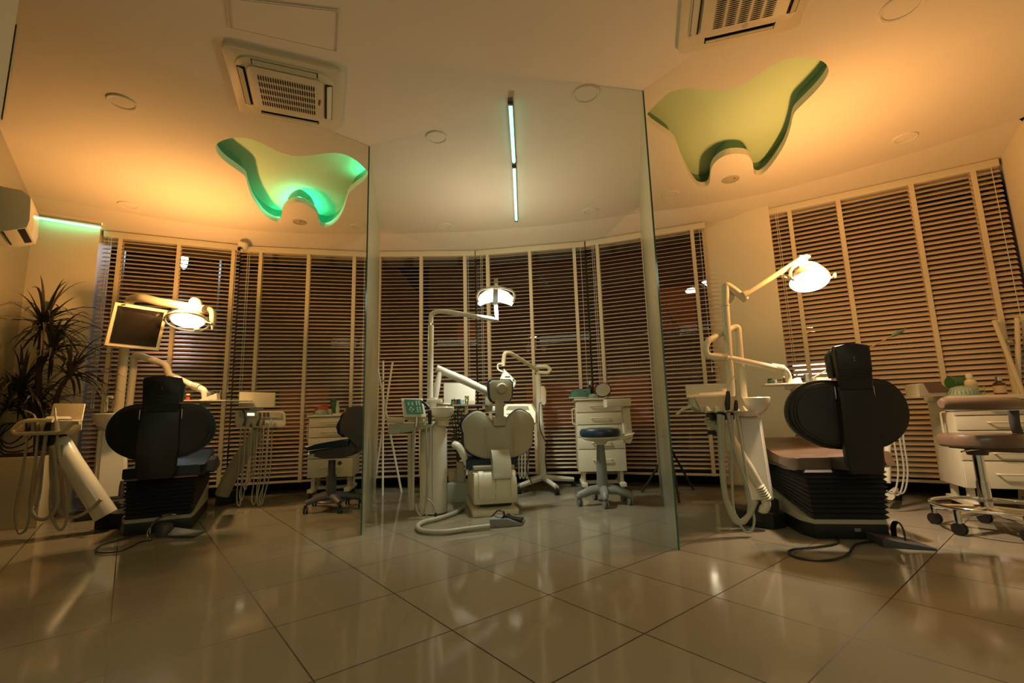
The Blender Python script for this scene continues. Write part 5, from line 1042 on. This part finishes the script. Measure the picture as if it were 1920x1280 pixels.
c = on(884, YB+.08, zt); bm = B(); box(bm, c+V((0, 0, .02)), (.055, .05, .04), None, .004); single('small_box', bm, M_label, 'small beige box right of the steel cup on the middle tray', 'box')
# right instrument console of the middle bay
YG = 4.62
t = thing('delivery_unit', 'pale green-white instrument console right of the cream chair headrest', 'dental unit', P(975, 800, YG))
bm = B(); prism(bm, [P(935, 771, YG), P(950, 757, YG+.15), P(995, 757, YG+.15), P(1004, 773, YG), P(1005, 792, YG), P(996, 797, YG), P(940, 786, YG)], (.03, .14, 0), .008); obj('console', bm, M_cream, t)
bm = B(); slab(bm, [P(953, 761, YG-.006), P(990, 761, YG-.006), P(993, 769, YG-.006), P(948, 769, YG-.006)], -.005); obj('keypad', bm, M_beige, t)
bm = B(); box(bm, P(925, 766, YG), (.16, .05, .05), None, .008); obj('console_arm', bm, M_white, t)
for i, x in enumerate((975, 981, 987)):
    bm = B(); tube(bm, cm([P(x, 790, YG), P(x-1, 840, YG), P(x-2, 880, YG), P(x, 897, YG), P(x+3, 885, YG), P(x+3, 840, YG+.03), P(x+2, 792, YG+.03)], 4), .006, 6); obj('hose', bm, M_hose, t)
# near control head with green keypad
YN = 3.88
t = thing('delivery_unit', 'cream control head with a green round-button keypad in front of the water column', 'dental unit', P(775, 800, YN))
N4 = [P(751.5, 745.6, YN), P(792, 746.4, YN+.02), P(799.5, 781, YN-.06), P(756.5, 781, YN-.08)]
bm = B(); slab(bm, N4, .045 if (N4[1]-N4[0]).cross(N4[3]-N4[0]).y > 0 else -.045, .008); pn = obj('control_head', bm, M_cream, t)
S4 = [P(758, 748.3, YN-.012), P(790, 748.8, YN+.003), P(794, 775, YN-.062), P(763, 775, YN-.074)]
bm = B(); slab(bm, S4, .004 if (S4[1]-S4[0]).cross(S4[3]-S4[0]).y > 0 else -.004); ks = obj('keypad_screen', bm, M_panelg, parent=pn)
nS = (S4[1]-S4[0]).cross(S4[3]-S4[0]).normalized(); nS = nS if nS.y < 0 else -nS
for (u, v) in ((.2, .27), (.42, .27), (.2, .38), (.42, .38), (.3, .58), (.22, .72), (.42, .72), (.32, .87), (.68, .15), (.84, .15), (.68, .27), (.84, .27), (.68, .38), (.84, .38), (.68, .58), (.84, .58), (.68, .72), (.84, .72), (.68, .87), (.84, .87)):
    q = S4[0].lerp(S4[1], u).lerp(S4[3].lerp(S4[2], u), v); bm = B(); lathe(bm, [(.0075, .0), (.0075, .003), (.0045, .003), (.0045, .001)], q, axis=nS, n=14); obj('button', bm, M_pgg, parent=ks)
bm = B(); tube(bm, [P(727, 787, YN), P(757, 788, YN)], [.024, .027], 16); obj('grip_bar', bm, M_cream, t)
bm = B(); prism(bm, [P(728, 796, YN), P(760, 795, YN), P(788, 792, YN-.02), P(816, 790, YN-.02), P(812, 797, YN-.04), P(806, 803, YN-.04), P(772, 808, YN), P(760, 811, YN), P(728, 811, YN)], (0, .12, 0), .008); obj('holder_tray', bm, M_pgg, t)
bm = B(); box(bm, P(742, 808, YN+.05), (.10, .12, .04), None, .008); obj('slide_arm', bm, M_pgg, t)
bm = B(); tube(bm, [P(765, 786, YN), P(795, 786, YN)], .02, 10); obj('neck', bm, M_cream, t)
for pts_, m, r in (([(780, 800), (781, 790), (782, 779)], M_steel, [.017, .015, .006]), ([(796, 797), (797, 788), (798, 782)], M_cream, [.010, .007, .004]), ([(806, 795), (806, 780), (805, 769)], M_black, [.014, .017, .017]), ([(805, 766), (798, 757), (790, 752)], M_black, [.013, .012, .008])):
    bm = B(); tube(bm, [P(x, y, YN-.07) for x, y in pts_], r, 10); obj('handpiece', bm, m, t)
for h, r in (([(777, 802), (774, 860), (773, 920), (772, 955), (769, 935), (768, 870), (768, 812)], .016), ([(799, 800), (800, 860), (802, 920), (797, 950), (790, 966), (782, 958), (779, 945)], .0065), ([(807, 797), (806, 840), (801, 890), (799, 930), (797, 955), (801, 968), (810, 975), (817, 972), (812, 945), (793, 930)], .006)):
    bm = B(); tube(bm, cm([P(x, y, YN-.05) for x, y in h], 5), r, 8); obj('hose', bm, M_hose, t)
c = PZ(817, 974, 0.0); bm = B(); box(bm, c+V((0, 0, .026)), (.02, .02, .05), None, .003); single('hose_clip', bm, M_navy, 'small blue clip on the hose loop beside the water column foot', 'clip')
# x-ray stand
YX = 5.1
hub = V((P(1017, 885, YX).x, YX, .13)); t = thing('xray_stand', 'white mobile x-ray stand with a folded arm and shield head behind the cream chair', 'x-ray machine', V((hub.x, hub.y, 0)))
bm = B(); tube(bm, [hub, P(1013, 790, YX)], .040, 16); tube(bm, [P(1013, 792, YX), P(1008, 698, YX)], .033, 16); obj('pole', bm, M_white, t)
bm = B(); lathe(bm, [(.035, 0), (.035, .02)], P(1008, 702, YX), n=20); obj('collar', bm, M_chrome, t)
for px, py in ((973, 906), (1044, 908), (1075, 893), (990, 884)):
    e_ = PZ(px, py+8, 0.06); e_ = V((e_.x, min(e_.y, 5.3), .075)); bm = B(); tube(bm, [hub+V((0, 0, -.01)), e_], [.030, .022], 8, sq=1.2); obj('leg', bm, M_white, t); caster((e_.x, e_.y, 0), t, .03)
bm = B(); tube(bm, bend([P(1006, 690, YX), P(1008, 687, YX-.02), P(1026, 687, YX-.05), P(1033, 693, YX-.05), P(1028, 699, YX-.05), P(1010, 698, YX-.03)], .03), .020, 10); obj('hook', bm, M_cream, t)
bm = B(); tube(bm, bend([P(1008, 693, YX), P(957, 661.5, YX-.35), P(946, 661, YX-.4), P(943, 686, YX-.4)], .10, 6), .022, 12); obj('arm', bm, M_cream, t)
yh = YX-.42
bm = B(); tube(bm, bend([P(942, 682, yh), P(933, 682, yh), P(933, 693, yh), P(943, 697, yh)], .04), .009, 8); obj('handle', bm, M_cream, t)
bm = B(); prism(bm, [P(x, y, yh) for x, y in ((944, 690), (949, 698), (958, 704), (966, 713), (967, 720), (963, 726), (940, 723), (937, 715), (938, 706), (944, 700))], (0.01, .05, 0), .010); hd = obj('shield_head', bm, M_white, t)
for p in ((941, 712), (963, 712)): bm = B(); lathe(bm, [(.012, 0), (.012, .004)], P(*p, yh-.002), axis=(0, -1, 0), n=16, sx=.7); obj('grip_hole', bm, M_dgrey, parent=hd)
bm = B(); box(bm, P(951.5, 706, yh-.001), (.05, .006, .010)); obj('label_slot', bm, M_dgrey, parent=hd)
bm = B(); prism(bm, [P(x, y, YX-.08) for x, y in ((1013, 726), (1016, 723), (1021, 724), (1024, 732), (1024, 755), (1020, 760), (1014, 757))], (.01, .08, 0), .012); obj('control_box', bm, M_cream, t)
bm = B(); tube(bm, cm([P(1015, 754, YX-.1), P(1011, 760, YX-.12), P(1012, 800, YX-.12), P(1020, 822, YX-.12), P(1026, 832, YX-.12), P(1023, 850, YX-.1), P(1023, 868, YX-.1), P(1026, 882, YX-.08)], 5), .005, 6); obj('cable', bm, M_black, t)
# leafy plant behind the water column
random.seed(4); c = V((P(857, 900, 5.12).x, 5.12, 0)); t = thing('potted_plant', 'small green leafy plant between the water column and the cream chair', 'potted plant', c)
bm = B(); lathe(bm, [(.08, 0), (.10, .20), (.105, .22), (.09, .22)], c, n=24); obj('pot', bm, M_white, t)
for px, top_ in ((850, 764), (858, 768), (866, 772), (846, 778)):
    a = c+V((0, 0, .2)); b = P(px, top_, 5.12); pts_ = cm([a, a.lerp(b, .5)+V((.02, 0, 0)), b], 6); bm = B(); tube(bm, pts_, .006, 6); st = obj('stem', bm, M_bark, t); bm = B()
    for q in pts_[4:]:
        for s in (-1, 1):
            for _ in range(2): leaf(bm, q, V((s*random.uniform(.6, 1), random.uniform(-.7, .7), random.uniform(.3, .9))), .13, .010, .12)
    obj('leaves', bm, M_leafg, parent=st)

# middle stool: round navy seat, side support with a pad
S1 = V((P(1131, 930, 4.22).x, 4.22, 0)); ys = 4.22
t = thing('dental_stool', 'grey-based stool with a round navy seat before the middle drawer cart', 'stool', S1)
bm = B(); lathe(bm, [(.052, .10), (.045, .30), (.034, .50)], S1, n=20); obj('column', bm, M_grey, t)
for a in (200, 265, 335, 30, 100):
    a = radians(a); e_ = S1+V((.23*cos(a), .20*sin(a), .085)); bm = B(); tube(bm, [S1+V((0, 0, .125)), S1.lerp(e_, .5)+V((0, 0, .08)), e_+V((0, 0, .005)), e_+V((0.02*cos(a), .02*sin(a), -.015))], [.045, .040, .034, .02], 12, sq=.75); obj('leg', bm, M_grey, t); caster((e_.x, e_.y, 0), t, .03, M_grey)
zs = P(1125, 818, ys).z; sc_ = V((P(1125, 810, ys).x, ys, zs))
bm = B(); lathe(bm, [(.165, 0), (.178, .012), (.180, .045), (.165, .068), (.10, .076), (.001, .078)], sc_, n=36); obj('seat', bm, M_navy, t)
bm = B(); lathe(bm, [(.04, -.07), (.06, -.045), (.13, -.03), (.168, -.012), (.170, 0)], sc_, n=32); prism(bm, [sc_+V((.03, -.06, -.045)), sc_+V((.20, -.06, -.03)), sc_+V((.27, -.06, -.01)), sc_+V((.30, -.06, .03)), sc_+V((.16, -.06, -.004)), sc_+V((.05, -.06, -.02))], (0, .12, 0), .01); obj('seat_shell', bm, M_cream, t)
bm = B(); prism(bm, [P(1167, 763, ys-.04), P(1181, 763, ys-.04), P(1187, 822, ys-.04), P(1182, 832, ys-.04), P(1172, 830, ys-.04)], (0, .07, 0), .008); obj('support_post', bm, M_cream, t)
bm = B(); prism(bm, [P(1137, 748, ys-.08), P(1183, 746, ys-.08), P(1184, 761, ys-.08), P(1138, 763, ys-.08)], (0, .16, 0), .010); obj('pad_shell', bm, M_cream, t)
bm = B(); prism(bm, [P(1138, 746, ys-.07), P(1182, 744.5, ys-.07), P(1182, 748, ys-.07), P(1138, 749, ys-.07)], (0, .14, 0), .006); obj('pad', bm, M_navy, t)

# ================================================================== right bay equipment
YR = 3.28
t = thing('cuspidor_unit', 'white water column with a spittoon basin beside the right dental chair', 'dental unit', PZ(1425, 990, 0))
rb = [V((P(1398, 930, YR).x, YR-.02, .13)), V((P(1446, 930, YR).x, YR-.04, .13))]
tp = [P(1382, 776, YR), P(1427, 776, YR)]; d_ = V((.06, .16, 0))
bm = B(); loft(bm, [[rb[0], rb[1], rb[1]+d_, rb[0]+d_], [tp[0], tp[1], tp[1]+d_, tp[0]+d_]]); bmesh.ops.bevel(bm, geom=bm.edges[:], offset=.022, segments=3, affect='EDGES'); obj('column', bm, M_white, t)
a, b = PZ(1388, 984, 0), PZ(1452, 993, 0); bm = B(); prism(bm, [a, b, b+V((.10, .04, 0)), b+V((.12, .20, 0)), a+V((.05, .24, 0))], (0, 0, .10), .008); prism(bm, [rb[0]+V((.03, -.015, -.09)), rb[1]+V((.02, -.015, -.09)), rb[1]+V((.02, -.015, .05)), rb[0]+V((.03, -.015, .05))], (0.03, .16, 0), .008); obj('foot', bm, M_black, t)
bm = B(); q = P(1418, 893, YR-.05); tube(bm, [q+V((0, 0, -.06)), q+V((0, 0, .02))], [.018, .014], 10); obj('drain_valve', bm, M_dgrey, t)
basin(P(1397, 747, YR+.02), 0.158, 0.12, t)
bm = B(); tube(bm, bend([P(1396, 748, YR+.05), P(1386, 640, YR+.05), P(1384, 612, YR+.05), P(1372, 615, YR+.05), P(1328, 638, YR-.05), P(1322, 652, YR-.05), P(1326, 667, YR-.05), P(1345, 668, YR-.05), P(1377, 673, YR-.03), P(1450, 689, YR+.05), P(1472, 692, YR+.08), P(1479, 706, YR+.1), P(1479, 720, YR+.1)], .055, 5), .0215, 12)
t2 = thing('instrument_tray', 'pale tray on a folded cream pipe arm left of the right dental chair', 'tray', P(1396, 748, YR)); obj('arm', bm, M_cream, t2)
for a, b in (((1338, 668), (1361, 670)), ((1448, 688), (1468, 691.5))):
    bm = B()
    for k in range(8):
        q = P(a[0]+(b[0]-a[0])*k/7, a[1]+(b[1]-a[1])*k/7, YR-.04 if a[0] < 1400 else YR+.06); ax = (P(*b, YR)-P(*a, YR)).normalized(); lathe(bm, [(.024, -.005), (.030, 0), (.024, .005)], q, axis=ax, n=16)
    obj('bellows_sleeve', bm, M_cream, t2)
bm = B(); a, b = P(1434, 722, YR+.05), P(1560, 716, YR+.05); b.z = a.z; prism(bm, [a, b, b+V((.02, .28, 0)), a+V((.12, .28, 0))], (0, 0, .011), .004); obj('tray', bm, M_cream, t2)
bm = B(); lathe(bm, [(.04, 0), (.036, -.02), (.02, -.025)], P(1482, 724, YR+.1), n=16); obj('tray_hub', bm, M_beige, t2)
zt = a.z+.0115; yy_ = YR+.14
bottle_at(on(1447, yy_, zt), .018, .040, M_green, M_black, 'squat dark green jar on the right tray, leftmost', neck=.7)
bottle_at(on(1455, yy_, zt), .014, .028, M_label, M_label, 'tiny beige pot on the right tray', neck=.9)
bottle_at(on(1464.5, yy_, zt), .016, .030, M_label, M_black, 'tiny brown-capped pot on the right tray', neck=.9)
bottle_at(on(1475, yy_, zt), .014, .052, M_amber, M_cream, 'red-brown vial with a cream cap on the right tray', neck=.8, lab=M_red)
c = on(1519, yy_+.05, zt); bm = B(); lathe(bm, [(.026, 0), (.026, .068), (.024, .07), (.022, .06), (.02, .004), (.001, .004)], c, n=24, caps=False); single('steel_cup', bm, M_steel, 'steel cup holding a long stick on the right tray', 'cup', org=c)
c2 = on(1517, yy_+.05, zt+.02); q = P(1697, 617, YR+.25); t = thing('long_stick', 'long thin orange stick with teal tips rising from the steel cup over the right chair', 'stick', c2)
bm = B(); tube(bm, [c2, q], .0055, 8); obj('rod', bm, M_wood, t)
bm = B(); dd = (q-c2).normalized(); tube(bm, [q-dd*.14, q-dd*.10, q-dd*.03, q], [.006, .014, .012, .003], 10); obj('tip', bm, M_teal2, t)
bm = B(); sphere(bm, P(1614, 650, YR+.2), .022, (1.1, .5, .6)); obj('fin', bm, M_teal2, t)
c = on(1500, yy_, zt); bm = B(); prism(bm, [c+V((-.10, 0, .001)), c+V((.03, 0, .001)), c+V((.03, .02, .045))], (0, .05, 0)); single('folded_card', bm, M_label, 'folded cream paper lying on the right tray', 'card')
c = on(1545, yy_+.06, zt); bm = B(); box(bm, c+V((0, 0, .02)), (.10, .06, .04), None, .006); single('small_box', bm, M_label, 'low beige box behind the steel cup on the right tray', 'box')
# right delivery table
YE = 3.08
def E_(px, py, dy=0.0): return P(px, py, YE+dy)
t = thing('delivery_unit', 'cream instrument table with hanging hoses beside the right glass partition', 'dental unit', PZ(1435, 985, 0))
bm = B(); prism(bm, [E_(1302, 744), E_(1388, 743), E_(1404, 769), E_(1398, 773), E_(1316, 773), E_(1300, 762)], (0.05, .24, 0), .008); bd = obj('table_body', bm, M_cream, t)
bm = B(); slab(bm, [E_(1301, 744, -.005), E_(1389, 743, -.005), E_(1403, 770, -.03), E_(1316, 773, -.03)], -.006); obj('front_panel', bm, M_beige, parent=bd)
bm = B(); slab(bm, [E_(1284, 722.5, .26), E_(1364, 720.5, .26), E_(1363, 744, .20), E_(1287, 747, .20)], -.014, .004); pn = obj('control_panel', bm, M_cream, t)
for x, m in ((1308, M_beige), (1322, M_brown), (1334, M_beige)):
    for i in range(2):
        for j in range(2): bm = B(); slab(bm, [E_(x+i*5, 726+j*5, .24-.01*j), E_(x+4+i*5, 726+j*5, .24-.01*j), E_(x+4+i*5, 729.5+j*5, .24-.01*j), E_(x+i*5, 729.5+j*5, .24-.01*j)], -.004); obj('button', bm, m, parent=pn)
bm = B(); slab(bm, [E_(1312, 739, .08), E_(1360, 736, .1), E_(1362, 742, .03), E_(1310, 744, .02)], -.012, .004); obj('towel_pad', bm, M_white, t)
for x in (1324, 1342, 1360, 1378, 1392):
    bm = B(); tube(bm, [E_(x, 762, -.035), E_(x+4, 772, -.045)], [.010, .022], 10); obj('holder_cup', bm, M_cream, t)
for pts_, m, r in (([(1364, 772), (1364, 755), (1365, 740), (1365, 733)], M_black, [.014, .017, .014, .010]), ([(1380, 770), (1380, 757), (1380, 750)], M_black, [.014, .012, .008]), ([(1365, 734), (1366, 725), (1370, 712), (1379, 703)], M_cream, [.008, .005, .004, .003]), ([(1380, 750), (1380, 725), (1379.5, 712)], M_steel, [.005, .004, .004])):
    bm = B(); tube(bm, [E_(x, y, -.05) for x, y in pts_], r, 10); obj('handpiece', bm, m, t)
bm = B(); box(bm, E_(1350, 780, .08), (.15, .10, .05), None, .008); obj('arm_bracket', bm, M_black, t)
bm = B(); tube(bm, [E_(1345, 793, .10), E_(1368, 826, .11), E_(1402, 876, .12), E_(1428, 918, .12)], [.045, .046, .036, .028], 16); obj('support_arm', bm, M_cream, t)
bm = B()
for (a, b, r) in (((1329, 782), (1341, 800), .045), ((1424, 912), (1437, 934), .034)):
    ax = (E_(*b)-E_(*a)).normalized()
    for k in range(6): lathe(bm, [(r*.82, -.006), (r, 0), (r*.82, .006)], E_(a[0]+(b[0]-a[0])*k/5, a[1]+(b[1]-a[1])*k/5, .11), axis=ax, n=18)
    obj('bellows_sleeve', bm, M_cream, t); bm = B()
bm.free()
bm = B(); tube(bm, cm([E_(1434, 930, .12), E_(1437, 945, .12), E_(1433, 955, .12), E_(1424, 952, .13)], 4), .028, 12); obj('elbow', bm, M_cream, t)
bm = B(); prism(bm, [E_(1329, 806, .09), E_(1344, 809, .09), E_(1344, 818, .09), E_(1339, 814, .09), E_(1328, 815, .09)], (0, .02, 0)); obj('blue_tag', bm, M_navy, t, label='dark blue tag')
for h, r in (([(1348.6, 776), (1352.5, 860), (1359, 925), (1373, 967), (1386, 979), (1404, 966), (1417, 938)], .017), ([(1365, 773), (1378, 845), (1393.7, 891), (1404, 925), (1404, 963), (1391, 980), (1373, 957), (1360, 920), (1356, 860), (1355, 778)], .0125), ([(1381, 773), (1391, 835), (1401, 899), (1410.5, 950), (1414, 979), (1406.6, 997), (1394, 992), (1378, 963), (1373, 912), (1372.6, 778)], .0075)):
    bm = B(); tube(bm, cm([E_(x, y, -.03) for x, y in h], 6), r, 10); obj('hose', bm, M_hose, t)
bm = B(); tube(bm, cm([E_(1268, 778, .12), E_(1282, 766, .10), E_(1300, 762, .08)], 4), .009, 8); obj('side_grip', bm, M_cream, t)
# partly hidden console and caster foot right of the right chair
YH = 3.6
t = thing('delivery_unit', 'small cream console edge with hanging hoses just right of the right dental chair', 'dental unit', PZ(1672, 925, 0))
bm = B(); prism(bm, [P(1660, 748, YH), P(1692, 752, YH), P(1706, 780, YH), P(1692, 784, YH), P(1660, 782, YH)], (0, .12, 0), .008); obj('console', bm, M_cream, t)
bm = B(); tube(bm, [P(1668, 782, YH+.08), P(1664, 850, YH+.08), P(1664, 905, YH+.08)], .022, 12); obj('post', bm, M_cream, t)
e0 = P(1664, 900, YH+.08); e0.z = .10; e1 = PZ(1680, 920, .075); bm = B(); tube(bm, [e0, V((e1.x, e1.y, .085))], [.03, .022], 10); obj('leg', bm, M_cream, t); caster((e1.x, e1.y, 0), t, .032)
for x, yb_ in ((1672, 925), (1683, 928), (1690, 925)):
    bm = B(); tube(bm, cm([P(x, 784, YH-.02), P(x+5, 830, YH-.02), P(x+12, 880, YH-.02), P(x+8, 915, YH-.02), P(x, yb_, YH-.02), P(x-10, yb_-5, YH-.02)], 5), .006, 6); obj('hose', bm, M_hose, t)
# chrome stool with brown pads
c0 = V((P(1852, 960, 3.02).x, 3.02, 0)); t = thing('dental_stool', 'chrome stool with brown seat, brown backrest bar and a ring footrest', 'stool', c0)
bm = B(); lathe(bm, [(.032, .12), (.032, .30), (.027, .30), (.027, .46)], c0, n=24); obj('column', bm, M_chrome, t)
bm = B(); tube(bm, [c0+V((.265*cos(a), .265*sin(a), .155)) for a in [2*pi*k/48 for k in range(49)]], .011, 10, caps=False); obj('foot_ring', bm, M_chrome, t)
for a in (195, 262, 340, 50, 125):
    a = radians(a); e_ = c0+V((.26*cos(a), .26*sin(a), .10)); bm = B(); tube(bm, [c0+V((0, 0, .13)), e_+V((0, 0, .01))], [.024, .018], 10, sq=1.3); lathe(bm, [(.018, -.03), (.018, .045)], e_, n=12); obj('leg', bm, M_chrome, t); caster((e_.x, e_.y, 0), t, .036, M_bleath)
bm = B(); lathe(bm, [(.05, .46), (.06, .50)], c0, n=20); box(bm, c0+V((0, 0, .505)), (.18, .18, .012)); obj('seat_plate', bm, M_dgrey, t)
bm = B(); lathe(bm, [(.19, .512), (.205, .525), (.208, .565), (.195, .588), (.10, .596), (.001, .598)], c0+V((.03, 0, 0)), n=40); obj('seat', bm, M_brown, t)
bm = B(); tube(bm, bend([c0+V((-.02, -.05, .50)), c0+V((-.18, -.12, .50)), c0+V((-.22, -.13, .495))], .02), .005, 8); obj('lever', bm, M_chrome, t)
pa, pb = P(1764, 757, 2.90), P(1915, 756, 2.90); bm = B(); tube(bm, [pa+V((.0, 0, 0)), pa+V((.02, 0, 0)), (pa+pb)/2+V((0, -.03, 0)), pb-V((.02, 0, 0)), pb], [.028, .042, .043, .042, .028], 14, sq=.8); obj('backrest', bm, M_brown, t)
bm = B(); box(bm, (pa+pb)/2+V((.03, .02, -.042)), ((pb-pa).length*.9, .04, .010), None, .003); obj('backrest_rail', bm, M_chrome, t)
bm = B(); tube(bm, bend([P(1900, 768, 2.93), P(1903, 800, 2.95), P(1915, 822, 3.0), P(1925, 842, 3.02), c0+V((.05, 0, .50))], .05), .016, 10, sq=1.6); obj('backrest_arm', bm, M_dgrey, t)
